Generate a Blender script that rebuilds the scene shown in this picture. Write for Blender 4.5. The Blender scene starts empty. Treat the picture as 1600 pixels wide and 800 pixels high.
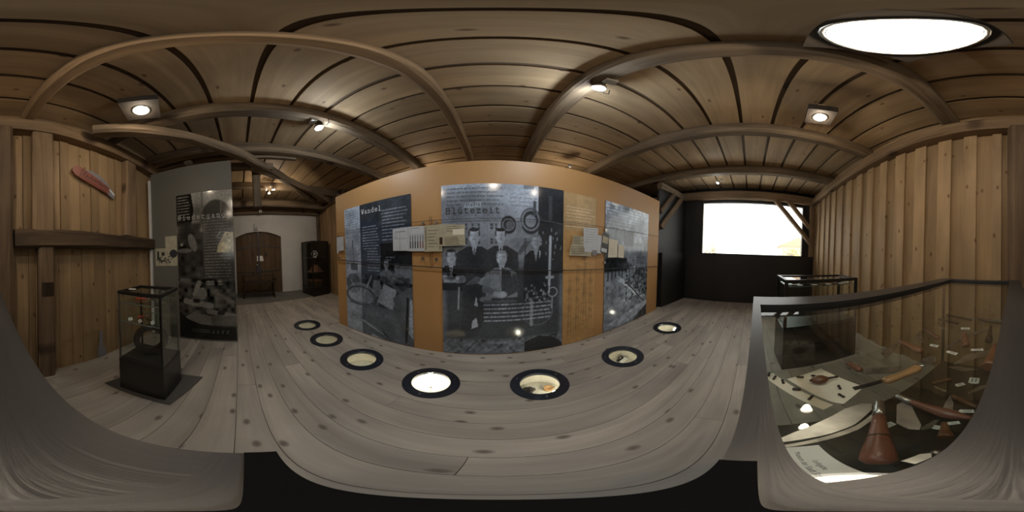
import bpy, bmesh, math, random
import numpy as np
from mathutils import Matrix, Vector, noise as mnoise

random.seed(7)
rng = np.random.default_rng(7)
SC = bpy.context.scene
COL = SC.collection
V = Vector
R = math.radians

# ------------------------------------------------------------------ camera
CAMH = 1.15
cam = bpy.data.cameras.new('camera')
cam.type = 'PANO'
try:
    cam.panorama_type = 'EQUIRECTANGULAR'
except Exception:
    pass
try:
    cam.cycles.panorama_type = 'EQUIRECTANGULAR'
except Exception:
    pass
cam.clip_start = 0.004
cam.clip_end = 200
camo = bpy.data.objects.new('camera', cam)
COL.objects.link(camo)
camo.location = (0, 0, CAMH)
camo.rotation_euler = (R(88.0), 0, 0)
SC.camera = camo

# ------------------------------------------------------------------ world / exposure
w = bpy.data.worlds.new('world')
SC.world = w
w.use_nodes = True
bg = w.node_tree.nodes['Background']
bg.inputs[0].default_value = (1.0, 0.97, 0.93, 1)
bg.inputs[1].default_value = 3.2
SC.view_settings.view_transform = 'Standard'
SC.view_settings.look = 'None'
SC.view_settings.exposure = 0.0
SC.view_settings.gamma = 1.0
SC.view_settings.use_curve_mapping = False
SC.cycles.transparent_max_bounces = 24
SC.cycles.max_bounces = 8
SC.cycles.diffuse_bounces = 4
SC.cycles.glossy_bounces = 4
SC.cycles.sample_clamp_indirect = 4.0
SC.cycles.caustics_reflective = False
SC.cycles.caustics_refractive = False

# ------------------------------------------------------------------ light powers (lamps are built further down)
WARM = (1.0, 0.83, 0.63)
UPSHARE = 0.40                                 # how much of each lamp spreads all round, the rest shines down
COOL = (0.80, 0.90, 1.0)
P_BOX_LEFT, P_BOX_RIGHT, P_BOX_TOP = 10, 13, 21
P_SPOT_A, P_SPOT_B, P_SPOT_C, P_SPOT_FAR = 29, 30, 8, 22
P_ASSUMED_BACK = 13  # power of the assumed, unseen lamps behind the partition
P_PIT = [0.25, 0.25, 0.6, 3.2, 1.1, 0.7, 0.3]

# ------------------------------------------------------------------ materials
def srgb(r, g, b):
    f = lambda c: ((c / 255) / 12.92) if c / 255 <= 0.04045 else (((c / 255) + 0.055) / 1.055) ** 2.4
    return (f(r), f(g), f(b))

def newmat(name):
    m = bpy.data.materials.new(name)
    m.use_nodes = True
    nt = m.node_tree
    return m, nt, nt.nodes['Principled BSDF']

def nd(nt, t, **k):
    n = nt.nodes.new(t)
    for a, b in k.items():
        setattr(n, a, b)
    return n

def ramp(nt, stops, fac):
    r = nd(nt, 'ShaderNodeValToRGB')
    el = r.color_ramp.elements
    while len(el) < len(stops):
        el.new(0.5)
    for e, (p, c) in zip(el, stops):
        e.position = p
        e.color = (c[0], c[1], c[2], 1)
    nt.links.new(fac, r.inputs[0])
    return r

def objcoord(nt, scale, jitter=True):
    tc = nd(nt, 'ShaderNodeTexCoord')
    vec = tc.outputs['Object']
    if jitter:
        oi = nd(nt, 'ShaderNodeObjectInfo')
        mu = nd(nt, 'ShaderNodeMath', operation='MULTIPLY')
        mu.inputs[1].default_value = 37.0
        nt.links.new(oi.outputs['Random'], mu.inputs[0])
        ad = nd(nt, 'ShaderNodeVectorMath', operation='ADD')
        nt.links.new(vec, ad.inputs[0])
        nt.links.new(mu.outputs[0], ad.inputs[1])
        vec = ad.outputs[0]
    mp = nd(nt, 'ShaderNodeMapping')
    mp.inputs['Scale'].default_value = scale
    nt.links.new(vec, mp.inputs[0])
    return mp.outputs[0]

def mixc(nt, fac, a, b, mode='MIX'):
    m = nd(nt, 'ShaderNodeMix', data_type='RGBA', blend_type=mode)
    for sock, val in ((m.inputs[0], fac), (m.inputs[6], a), (m.inputs[7], b)):
        if hasattr(val, 'is_linked') or hasattr(val, 'links'):
            nt.links.new(val, sock)
        elif isinstance(val, (int, float)):
            sock.default_value = val
        else:
            sock.default_value = (val[0], val[1], val[2], 1)
    return m.outputs[2]

def wood(name, dark, light, knot, rough=0.6, grain=14, stretch=0.07, knots=2.2, vary=0.25, bump=0.25, spec=0.3, knotsize=0.055):
    """wood with the grain along local X; each object shifts the pattern and shade a little"""
    m, nt, b = newmat(name)
    L = nt.links
    co = objcoord(nt, (grain * stretch, grain, grain))
    n1 = nd(nt, 'ShaderNodeTexNoise')
    n1.inputs['Scale'].default_value = 1.0
    n1.inputs['Detail'].default_value = 6
    n1.inputs['Roughness'].default_value = 0.62
    n1.inputs['Distortion'].default_value = 0.8
    L.new(co, n1.inputs['Vector'])
    r = ramp(nt, [(0.28, dark), (0.72, light)], n1.outputs[0])
    # broad blotches
    co2 = objcoord(nt, (0.9, 2.2, 2.2))
    n2 = nd(nt, 'ShaderNodeTexNoise')
    n2.inputs['Scale'].default_value = 1.3
    n2.inputs['Detail'].default_value = 3
    L.new(co2, n2.inputs['Vector'])
    r2 = ramp(nt, [(0.3, (0.72, 0.72, 0.72)), (0.7, (1.12, 1.10, 1.06))], n2.outputs[0])
    c = mixc(nt, 1.0, r.outputs[0], r2.outputs[0], 'MULTIPLY')
    # knots
    co3 = objcoord(nt, (knots * 0.55, knots, knots))
    vo = nd(nt, 'ShaderNodeTexVoronoi', voronoi_dimensions='2D')
    vo.inputs['Scale'].default_value = 1.0
    L.new(co3, vo.inputs['Vector'])
    kr = ramp(nt, [(0.0, (1, 1, 1)), (knotsize, (0.75, 0.75, 0.75)), (knotsize * 2.0, (0, 0, 0))], vo.outputs['Distance'])
    sep = nd(nt, 'ShaderNodeSeparateColor'); L.new(vo.outputs['Color'], sep.inputs[0])
    gt = nd(nt, 'ShaderNodeMath', operation='GREATER_THAN'); gt.inputs[1].default_value = 0.25; L.new(sep.outputs[0], gt.inputs[0])
    km = nd(nt, 'ShaderNodeMath', operation='MULTIPLY'); L.new(kr.outputs[0], km.inputs[0]); L.new(gt.outputs[0], km.inputs[1])
    c = mixc(nt, km.outputs[0], c, knot)
    # per object shade
    oi = nd(nt, 'ShaderNodeObjectInfo')
    mr = nd(nt, 'ShaderNodeMapRange')
    mr.inputs[3].default_value = 1.0 - vary
    mr.inputs[4].default_value = 1.0 + vary * 0.6
    L.new(oi.outputs['Random'], mr.inputs[0])
    c = mixc(nt, 1.0, c, mr.outputs[0], 'MULTIPLY')
    L.new(c, b.inputs['Base Color'])
    b.inputs['Roughness'].default_value = rough
    b.inputs['Specular IOR Level'].default_value = spec
    bp = nd(nt, 'ShaderNodeBump')
    bp.inputs['Strength'].default_value = bump
    bp.inputs['Distance'].default_value = 0.004
    L.new(n1.outputs[0], bp.inputs['Height'])
    L.new(bp.outputs[0], b.inputs['Normal'])
    return m

def plain(name, col, rough=0.5, metal=0.0, var=0.12, scale=8.0, spec=0.5, bump=0.0, bscale=60):
    m, nt, b = newmat(name)
    co = objcoord(nt, (1, 1, 1))
    n = nd(nt, 'ShaderNodeTexNoise')
    n.inputs['Scale'].default_value = scale
    n.inputs['Detail'].default_value = 4
    nt.links.new(co, n.inputs['Vector'])
    a = [max(0, c * (1 - var)) for c in col]
    z = [min(1, c * (1 + var)) for c in col]
    r = ramp(nt, [(0.3, a), (0.7, z)], n.outputs[0])
    nt.links.new(r.outputs[0], b.inputs['Base Color'])
    b.inputs['Roughness'].default_value = rough
    b.inputs['Metallic'].default_value = metal
    b.inputs['Specular IOR Level'].default_value = spec
    if bump:
        n2 = nd(nt, 'ShaderNodeTexNoise')
        n2.inputs['Scale'].default_value = bscale
        n2.inputs['Detail'].default_value = 5
        nt.links.new(co, n2.inputs['Vector'])
        bp = nd(nt, 'ShaderNodeBump')
        bp.inputs['Strength'].default_value = bump
        bp.inputs['Distance'].default_value = 0.003
        nt.links.new(n2.outputs[0], bp.inputs['Height'])
        nt.links.new(bp.outputs[0], b.inputs['Normal'])
    return m

def emis(name, col, s):
    m, nt, b = newmat(name)
    b.inputs['Base Color'].default_value = (*col, 1)
    b.inputs['Emission Color'].default_value = (*col, 1)
    b.inputs['Emission Strength'].default_value = s
    return m

def glassmat(name, tint=(0.97, 0.99, 0.98), rough=0.0, ior=1.5):
    m = bpy.data.materials.new(name)
    m.use_nodes = True
    nt = m.node_tree
    nt.nodes.clear()
    out = nd(nt, 'ShaderNodeOutputMaterial')
    tr = nd(nt, 'ShaderNodeBsdfTransparent')
    tr.inputs[0].default_value = (*tint, 1)
    gl = nd(nt, 'ShaderNodeBsdfGlossy')
    gl.inputs['Roughness'].default_value = rough
    ge = nd(nt, 'ShaderNodeNewGeometry')
    dt = nd(nt, 'ShaderNodeVectorMath', operation='DOT_PRODUCT')
    nt.links.new(ge.outputs['Normal'], dt.inputs[0]); nt.links.new(ge.outputs['Incoming'], dt.inputs[1])
    ab = nd(nt, 'ShaderNodeMath', operation='ABSOLUTE'); nt.links.new(dt.outputs['Value'], ab.inputs[0])
    om = nd(nt, 'ShaderNodeMath', operation='SUBTRACT'); om.inputs[0].default_value = 1.0; nt.links.new(ab.outputs[0], om.inputs[1])
    pw = nd(nt, 'ShaderNodeMath', operation='POWER'); nt.links.new(om.outputs[0], pw.inputs[0]); pw.inputs[1].default_value = 5.0
    fr = nd(nt, 'ShaderNodeMath', operation='MULTIPLY_ADD'); nt.links.new(pw.outputs[0], fr.inputs[0])
    f0 = ((ior - 1) / (ior + 1)) ** 2
    fr.inputs[1].default_value = 1 - f0; fr.inputs[2].default_value = f0
    mx = nd(nt, 'ShaderNodeMixShader')
    nt.links.new(fr.outputs[0], mx.inputs[0])
    nt.links.new(tr.outputs[0], mx.inputs[1])
    nt.links.new(gl.outputs[0], mx.inputs[2])
    nt.links.new(mx.outputs[0], out.inputs[0])
    return m

def printmat(name, rough=0.1):
    m, nt, b = newmat(name)
    a = nd(nt, 'ShaderNodeVertexColor')
    a.layer_name = 'ink'
    nt.links.new(a.outputs[0], b.inputs['Base Color'])
    b.inputs['Roughness'].default_value = rough
    return m

M = {}
M['floor'] = wood('floor_pine', (0.33, 0.295, 0.255), (0.47, 0.43, 0.375), (0.13, 0.105, 0.085), rough=0.48, grain=13, stretch=0.06, knots=5.5, vary=0.08, bump=0.12, knotsize=0.055)
M['subfloor'] = plain('subfloor', (0.12, 0.10, 0.08), 0.9)
M['ceil'] = wood('ceiling_board', (0.36, 0.25, 0.142), (0.54, 0.395, 0.24), (0.16, 0.095, 0.055), rough=0.6, grain=9, knots=3.6, vary=0.14, knotsize=0.028)
M['ceilback'] = wood('ceiling_backing', (0.10, 0.066, 0.04), (0.17, 0.115, 0.07), (0.03, 0.02, 0.012), vary=0)
M['pine'] = wood('wall_pine', (0.29, 0.185, 0.09), (0.42, 0.285, 0.15), (0.13, 0.06, 0.025), rough=0.6, grain=10, knots=4.6, vary=0.16, knotsize=0.036)
M['pinebatten'] = wood('wall_pine_proud', (0.32, 0.21, 0.108), (0.45, 0.31, 0.17), (0.14, 0.065, 0.03), rough=0.6, grain=10, knots=4.6, vary=0.10, knotsize=0.036)
M['beam'] = wood('old_beam', (0.10, 0.070, 0.044), (0.27, 0.20, 0.13), (0.035, 0.022, 0.014), rough=0.75, grain=16, knots=2.0, vary=0.18, bump=0.5)
M['beamlight'] = wood('plate_beam', (0.16, 0.10, 0.055), (0.34, 0.23, 0.13), (0.06, 0.035, 0.02), rough=0.7, grain=14, knots=2.0, vary=0.12, bump=0.4)
M['post'] = wood('old_post', (0.075, 0.047, 0.027), (0.19, 0.125, 0.072), (0.04, 0.024, 0.014), rough=0.75, grain=16, knots=2.4, vary=0.15, bump=0.5)
M['rail'] = wood('rail_wood', (0.04, 0.025, 0.014), (0.12, 0.078, 0.044), (0.02, 0.013, 0.009), rough=0.75, grain=16, vary=0.05, bump=0.5)
M['doorwood'] = wood('door_wood', (0.075, 0.042, 0.018), (0.17, 0.10, 0.045), (0.02, 0.012, 0.008), rough=0.6, grain=14, vary=0.15)
M['benchwood'] = wood('bench_wood', (0.02, 0.012, 0.008), (0.06, 0.036, 0.02), (0.01, 0.008, 0.006), rough=0.4, vary=0.1)
M['plaster'] = plain('white_plaster', (0.62, 0.60, 0.56), 0.9, var=0.06, scale=2.5, bump=0.3, bscale=25)
M['orange'] = plain('orange_panel', (0.45, 0.245, 0.09), 0.5, var=0.05, scale=1.2)
M['greypanel'] = plain('grey_panel', (0.115, 0.107, 0.088), 0.6, var=0.04, scale=2)
M['black'] = plain('black_lacquer', (0.012, 0.011, 0.010), 0.35, var=0.3, scale=3)
M['blackwall'] = plain('black_wall', (0.014, 0.012, 0.011), 0.55, var=0.3, scale=2)
M['blackmetal'] = plain('black_metal', (0.02, 0.019, 0.018), 0.35, metal=0.3)
M['board'] = wood('dark_grey_frame', (0.024, 0.024, 0.025), (0.050, 0.049, 0.049), (0.022, 0.021, 0.02), rough=0.38, grain=22, stretch=0.04, knots=1.5, vary=0.05, bump=0.25, spec=0.5)
M['steel'] = plain('steel', (0.44, 0.43, 0.41), 0.33, metal=1.0, var=0.25, scale=30)
M['oldsteel'] = plain('worn_steel', (0.30, 0.285, 0.26), 0.38, metal=0.9, var=0.35, scale=40)
M['darksteel'] = plain('dark_steel', (0.045, 0.04, 0.036), 0.4, metal=0.6, var=0.3, scale=30)
M['alu'] = plain('brushed_profile', (0.55, 0.53, 0.48), 0.35, metal=1.0, var=0.1)
M['ringmetal'] = plain('ring_metal', (0.028, 0.032, 0.045), 0.32, metal=0.4, var=0.15)
M['cream'] = plain('pit_cream', (0.68, 0.64, 0.54), 0.8, var=0.08, scale=12)
M['white'] = plain('white_paper', (0.80, 0.78, 0.72), 0.7, var=0.03)
M['paper'] = plain('cream_paper', (0.72, 0.66, 0.53), 0.7, var=0.04)
M['oldpaper'] = plain('aged_paper', (0.40, 0.36, 0.25), 0.7, var=0.15, scale=14)
M['greypaper'] = plain('grey_paper', (0.50, 0.52, 0.54), 0.5, var=0.08, scale=10)
M['ink'] = plain('black_ink', (0.02, 0.02, 0.022), 0.6, var=0.1)
M['whiteink'] = plain('pale_ink', (0.70, 0.71, 0.72), 0.4, var=0.05)
M['greyink'] = plain('grey_ink', (0.34, 0.33, 0.30), 0.4, var=0.05)
M['red'] = plain('red_paint', (0.27, 0.085, 0.055), 0.45, var=0.15)
M['redbright'] = plain('red_plastic', (0.55, 0.05, 0.03), 0.35, var=0.1)
M['greypaint'] = plain('blade_grey_paint', (0.22, 0.21, 0.22), 0.5, var=0.1)
M['mat'] = plain('grey_mat', (0.085, 0.078, 0.07), 0.9, var=0.1, scale=80)
M['stone'] = plain('stone_slab', (0.15, 0.145, 0.135), 0.7, var=0.12, scale=5, bump=0.2)
M['glass'] = glassmat('clear_glass')
M['shelfglass'] = glassmat('shelf_glass', (0.95, 0.98, 0.965))
M['glassedge'] = plain('glass_edge', (0.22, 0.25, 0.23), 0.2, var=0.05)
M['print'] = printmat('printed_sheet', 0.13)
M['printmatte'] = printmat('printed_sheet_matte', 0.45)
M['led_warm'] = emis('led_warm', (1.0, 0.86, 0.66), 9)
M['led_top'] = emis('led_top', (1.0, 0.93, 0.82), 5)
M['led_cool'] = emis('led_cool', (0.82, 0.92, 1.0), 14)
M['led_pit'] = emis('led_pit', (1.0, 0.93, 0.74), 90)
M['whiteplastic'] = plain('white_plastic', (0.45, 0.43, 0.40), 0.5, var=0.05)
M['lampbox'] = wood('lamp_box', (0.022, 0.018, 0.015), (0.045, 0.037, 0.03), (0.02, 0.015, 0.01), vary=0.05)
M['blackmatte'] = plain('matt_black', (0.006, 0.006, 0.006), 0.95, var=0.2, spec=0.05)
def handlewood(n, c):
    return wood(n, [x * 0.62 for x in c], [x * 1.25 for x in c], [x * 0.4 for x in c], rough=0.38, grain=60, stretch=0.1, knots=30, knotsize=0.03, vary=0.12, bump=0.1, spec=0.5)
M['h_brown'] = handlewood('handle_brown', (0.20, 0.085, 0.04))
M['h_red'] = handlewood('handle_redbrown', (0.19, 0.078, 0.048))
M['h_tan'] = handlewood('handle_tan', (0.42, 0.24, 0.105))
M['h_dark'] = handlewood('handle_dark', (0.045, 0.026, 0.018))
M['horn'] = plain('dark_horn', (0.03, 0.02, 0.015), 0.35, var=0.4, scale=60)
M['house'] = plain('house_render', (0.74, 0.66, 0.50), 0.9, var=0.05)
M['roof'] = plain('house_roof', (0.60, 0.42, 0.30), 0.9, var=0.1)
M['leaf'] = plain('bush_leaf', (0.50, 0.44, 0.22), 0.9, var=0.3, scale=12)
M['bark'] = plain('bush_bark', (0.30, 0.22, 0.14), 0.9)
M['snow'] = plain('pale_ground', (0.72, 0.70, 0.66), 0.95, var=0.05)

# ------------------------------------------------------------------ object helpers
WMX = {}

def place(o, W, parent=None):
    o.matrix_basis = W
    if parent is not None:
        o.parent = parent
        o.matrix_parent_inverse = WMX[parent.name].inverted()
    WMX[o.name] = W.copy()
    return o

def fr(X, Z, loc):
    """matrix with local X along X, local Z as near Z as it goes"""
    X = V(X).normalized()
    Z = V(Z)
    Y = Z.cross(X).normalized()
    Z = X.cross(Y)
    m = Matrix((X, Y, Z)).transposed().to_4x4()
    m.translation = V(loc)
    return m

def T(x, y, z):
    return Matrix.Translation((x, y, z))

def tag(o, label=None, cat=None, group=None, kind=None):
    if label: o['label'] = label
    if cat: o['category'] = cat
    if group: o['group'] = group
    if kind: o['kind'] = kind
    return o

def empty(name, loc, label=None, cat=None, group=None, kind=None, rz=0.0):
    o = bpy.data.objects.new(name, None)
    o.empty_display_size = 0.1
    COL.objects.link(o)
    place(o, T(*loc) @ Matrix.Rotation(rz, 4, 'Z'))
    return tag(o, label, cat, group, kind)

class MB:
    def __init__(s):
        s.v = []; s.f = []; s.sm = []
    def add(s, vs, fs, smooth=False):
        n = len(s.v)
        s.v += [tuple(v) for v in vs]
        s.f += [tuple(i + n for i in f) for f in fs]
        s.sm += [smooth] * len(fs)
        return s
    def box(s, c, d, m=None):
        x, y, z = d[0] / 2, d[1] / 2, d[2] / 2
        vs = [V((c[0] + a * x, c[1] + b * y, c[2] + e * z)) for e in (-1, 1) for a, b in ((-1, -1), (1, -1), (1, 1), (-1, 1))]
        if m: vs = [m @ v for v in vs]
        return s.add(vs, [(3, 2, 1, 0), (4, 5, 6, 7), (0, 1, 5, 4), (1, 2, 6, 5), (2, 3, 7, 6), (3, 0, 4, 7)])
    def prism(s, poly, z0, z1, m=None):
        n = len(poly)
        area = sum(poly[i][0] * poly[(i + 1) % n][1] - poly[(i + 1) % n][0] * poly[i][1] for i in range(n))
        if area < 0: poly = poly[::-1]
        vs = [V((p[0], p[1], z0)) for p in poly] + [V((p[0], p[1], z1)) for p in poly]
        if m: vs = [m @ v for v in vs]
        fs = [tuple(range(n))[::-1], tuple(range(n, 2 * n))] + [(i, (i + 1) % n, n + (i + 1) % n, n + i) for i in range(n)]
        return s.add(vs, fs)
    def lathe(s, prof, n=16, m=None, axis='X', squash=1.0):
        """prof = [(along, radius)] turned about X (or Z)"""
        vs = []; fs = []
        for (a, r) in prof:
            for k in range(n):
                t = 2 * math.pi * k / n
                p = (a, r * math.cos(t), r * math.sin(t) * squash) if axis == 'X' else (r * math.cos(t), r * math.sin(t), a)
                vs.append(m @ V(p) if m else V(p))
        for i in range(len(prof) - 1):
            for k in range(n):
                k2 = (k + 1) % n
                fs.append((i * n + k, i * n + k2, (i + 1) * n + k2, (i + 1) * n + k) if axis == 'X' else (i * n + k, i * n + k2, (i + 1) * n + k2, (i + 1) * n + k))
        s.add(vs, fs, True)
        L = len(s.v) - len(vs)
        s.f.append(tuple(L + k for k in range(n))[::-1]); s.sm.append(False)
        s.f.append(tuple(L + (len(prof) - 1) * n + k for k in range(n))); s.sm.append(False)
        return s
    def tube(s, pts, r, n=8):
        vs = []; fs = []
        pts = [V(p) for p in pts]
        for i, p in enumerate(pts):
            d = (pts[min(i + 1, len(pts) - 1)] - pts[max(i - 1, 0)]).normalized()
            u = d.cross(V((0, 0, 1)))
            if u.length < 1e-3: u = d.cross(V((1, 0, 0)))
            u.normalize(); w_ = d.cross(u)
            rr = r[i] if isinstance(r, (list, tuple)) else r
            for k in range(n):
                t = 2 * math.pi * k / n
                vs.append(p + u * rr * math.cos(t) + w_ * rr * math.sin(t))
        for i in range(len(pts) - 1):
            for k in range(n):
                k2 = (k + 1) % n
                fs.append((i * n + k, (i + 1) * n + k, (i + 1) * n + k2, i * n + k2))
        s.add(vs, fs, True)
        L = len(s.v) - len(vs)
        s.f.append(tuple(L + k for k in range(n))); s.sm.append(False)
        s.f.append(tuple(L + (len(pts) - 1) * n + k for k in range(n))[::-1]); s.sm.append(False)
        return s
    def mesh(s, name):
        me = bpy.data.meshes.new(name)
        me.from_pydata(s.v, [], s.f)
        me.polygons.foreach_set('use_smooth', s.sm)
        me.update()
        return me
    def build(s, name, mat, parent=None, W=None):
        me = s.mesh(name)
        me.materials.append(mat if not isinstance(mat, str) else M[mat])
        o = bpy.data.objects.new(name, me)
        COL.objects.link(o)
        return place(o, W if W is not None else Matrix(), parent)

def boxo(name, c, d, mat, parent=None, X=(1, 0, 0), Z=(0, 0, 1)):
    """box object, centre c in the world, size d along its own axes (X = grain)"""
    return MB().box((0, 0, 0), d).build(name, mat, parent, fr(X, Z, c))

def timber(name, p0, p1, wd, ht, mat, parent=None, up=(0, 0, 1), rough=0.006, seg=None, cham=0.18, bow=0.0):
    """hewn timber from p0 to p1 (centre line), eight sided section, a little uneven"""
    p0, p1 = V(p0), V(p1)
    L = (p1 - p0).length
    n = seg or max(3, int(L / 0.18))
    c = cham * min(wd, ht)
    sec = [(-wd / 2 + c, -ht / 2), (wd / 2 - c, -ht / 2), (wd / 2, -ht / 2 + c), (wd / 2, ht / 2 - c), (wd / 2 - c, ht / 2), (-wd / 2 + c, ht / 2), (-wd / 2, ht / 2 - c), (-wd / 2, -ht / 2 + c)]
    vs = []; fs = []
    sd = random.random() * 50
    for i in range(n + 1):
        x = L * i / n
        b = bow * math.sin(math.pi * i / n)
        for k, (y, z) in enumerate(sec):
            q = V((x * 2.2 + sd, y * 5 + k, z * 5 - sd))
            vs.append((x, y + rough * 2 * mnoise.noise(q), z + rough * 2 * mnoise.noise(q + V((9, 4, 2))) + b))
    for i in range(n):
        for k in range(8):
            k2 = (k + 1) % 8
            fs.append((i * 8 + k, (i + 1) * 8 + k, (i + 1) * 8 + k2, i * 8 + k2))
    fs.append(tuple(range(8)))
    fs.append(tuple(range(n * 8, n * 8 + 8))[::-1])
    mb = MB(); mb.add(vs, [f[::-1] for f in fs])
    return mb.build(name, mat, parent, fr(p1 - p0, up, p0))

def spot(name, loc, target, power, col, size=150, blend=0.8, rad=0.05, parent=None):
    l = bpy.data.lights.new(name, 'SPOT')
    l.energy = power; l.color = col; l.spot_size = R(size); l.spot_blend = blend; l.shadow_soft_size = rad
    o = bpy.data.objects.new(name, l)
    COL.objects.link(o)
    d = (V(target) - V(loc)).normalized()
    q = d.to_track_quat('-Z', 'Y').to_matrix().to_4x4()
    q.translation = V(loc)
    return place(o, q, parent)

def point(name, loc, power, col, rad=0.02, parent=None):
    l = bpy.data.lights.new(name, 'POINT')
    l.energy = power; l.color = col; l.shadow_soft_size = rad
    o = bpy.data.objects.new(name, l)
    COL.objects.link(o)
    return place(o, T(*loc), parent)

def az(deg):
    return V((math.sin(R(deg)), math.cos(R(deg)), 0))

# ------------------------------------------------------------------ the room: frame of reference
DS = az(84); DT = az(-6)                      # along the floor boards / along the beams
def st(s, t, z=0.0): return DS * s + DT * t + V((0, 0, z))
# rear wall: line through RW0 along RWD, facing +y
RW0 = V((-0.65, -1.41, 0)); RWD = az(87); RWN = V((-RWD.y, RWD.x, 0))
def rw(s, z=0.0, off=0.0): return RW0 + RWD * s + RWN * off + V((0, 0, z))
# right wall from the rear corner to the front corner, facing -x
RC = V((4.08, -1.16, 0)); FC = V((3.508, 3.10, 0)); RTD = (FC - RC).normalized(); RTN = V((-RTD.y, RTD.x, 0))
RTL = (FC - RC).length
def rt(s, z=0.0, off=0.0): return RC + RTD * s + RTN * off + V((0, 0, z))
# left (white) wall, facing +x
LW0 = V((-4.84, -0.6, 0)); LWD = az(-3); LWN = V((LWD.y, -LWD.x, 0))
def lw(s, z=0.0, off=0.0): return LW0 + LWD * s + LWN * off + V((0, 0, z))
FWY = 3.10                                     # front wall
STY = 2.05                                     # short wall pieces standing out in front of it
CEILZ = 2.84

# ------------------------------------------------------------------ floor with holes for the round displays
RINGS = [(-2.37, 0.73), (-1.82, 0.80), (-1.22, 0.885), (-0.545, 0.965), (0.19, 1.065), (0.99, 1.185), (1.91, 1.32)]
cut = MB()
for (x, y) in RINGS:
    cut.lathe([(-0.6, 0.178), (0.3, 0.178)], 40, T(x, y, 0), axis='Z')
cutter = cut.build('cutter', 'subfloor')
sub = MB()
sub.prism([(-5.4, -1.95), (4.35, -1.35), (3.75, 3.3), (-5.4, 3.3)], -0.06, -0.027)
floor = sub.build('floor', 'subfloor')
tag(floor, 'grey bleached pine plank floor', kind='structure')
holed = [floor]
t = -2.0
row = 0
while t < 3.7:
    wd = random.uniform(0.125, 0.165)
    s = -5.3 + random.uniform(-1.5, 0)
    while s < 4.6:
        L = random.uniform(2.4, 4.2)
        a, b = max(s, -5.35), min(s + L, 4.55)
        s += L
        if b - a < 0.2: continue
        tc_ = t + wd / 2
        ends = [st(a, tc_), st(b, tc_)]
        if all(e.y > 3.25 for e in ends) or all(e.y < -1.75 for e in ends): continue
        c = st((a + b) / 2, tc_, -0.0135 + random.uniform(-0.0008, 0))
        p = boxo('floor_plank', c, (b - a - 0.002, wd - 0.0024, 0.027), 'floor', floor, X=DS)
        for (x, y) in RINGS:
            q = V((x, y, 0)); ss = q.dot(DS); tt = q.dot(DT)
            if abs(tt - tc_) < wd / 2 + 0.18 and a - 0.18 < ss < b + 0.18:
                holed.append(p); break
    t += wd
    row += 1
for o in holed:
    md = o.modifiers.new('cut', 'BOOLEAN'); md.object = cutter; md.solver = 'EXACT'; md.operation = 'DIFFERENCE'
bpy.context.view_layer.update()
dg = bpy.context.evaluated_depsgraph_get()
news = [(o, bpy.data.meshes.new_from_object(o.evaluated_get(dg))) for o in holed]
for o, me in news:
    o.modifiers.clear()
    o.data = me
bpy.data.objects.remove(cutter)
# stone strip in front of the door
MB().prism([(-3.56, -1.6), (-4.17, 2.02), (-4.97, 2.02), (-4.80, -1.62)], 0.0005, 0.014).build('stone_threshold', 'stone', floor)

# ------------------------------------------------------------------ rear wall
wr = MB(); 
a_, b_ = rw(-4.45), rw(4.82)
wr.box((0, 0, 0), ((b_ - a_).length, 0.04, 2.95))
wall_rear = wr.build('wall_rear', 'ceilback', None, fr(RWD, (0, 0, 1), (a_ + b_) / 2 + V((0, 0, 1.475)) - RWN * 0.045))
tag(wall_rear, 'rear wall of vertical pine boards between old timber posts', kind='structure')
def wplank(s0, s1, z0, z1, th, mat, off=0.0):
    w_ = abs(s1 - s0)
    c = rw((s0 + s1) / 2, (z0 + z1) / 2, off - 0.025 + th / 2)
    return boxo('wall_plank', c, (z1 - z0, w_ - 0.004, th), mat, wall_rear, X=(0, 0, 1), Z=RWN)
# right part: alternating recessed and proud boards
s = 0.79
k = 0
first = [0.05, 0.085, 0.135, 0.125, 0.115, 0.14, 0.135]
while s < 4.78:
    wd = first[k] if k < len(first) else random.uniform(0.125, 0.165)
    wd = min(wd, 4.8 - s)
    if wd < 0.03: break
    if k % 2 == 0: wplank(s - 0.012, s + wd + 0.012, 0.0, 2.60, 0.025, 'pine')
    else: wplank(s, s + wd, 0.0, 2.60, 0.025, 'pinebatten', 0.0255)
    s += wd; k += 1
# left part: flush boards, upper and lower field
es = [0.55, 0.452, 0.36, 0.196, 0.10, 0.006, -0.116, -0.248, -0.36, -0.498, -0.60, -0.72, -0.86, -1.0, -1.16, -1.35, -1.6, -1.9, -2.2, -2.6, -3.0, -3.4, -3.8, -4.2]
for i in range(len(es) - 1):
    wplank(es[i + 1], es[i], 1.36, 2.60, 0.025 + (0.012 if i % 3 == 1 else 0.0), 'pine')
es = [0.55, 0.404, 0.346, 0.204, 0.122, -0.01, -0.124, -0.272, -0.428, -0.553, -0.70, -0.85, -0.997, -1.237, -1.45, -1.7, -2.0, -2.4, -2.8, -3.2, -3.6, -4.0, -4.3]
for i in range(len(es) - 1):
    wplank(es[i + 1], es[i], 0.0, 1.36, 0.025 + (0.008 if i % 4 == 2 else 0.0), 'pine')
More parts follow.
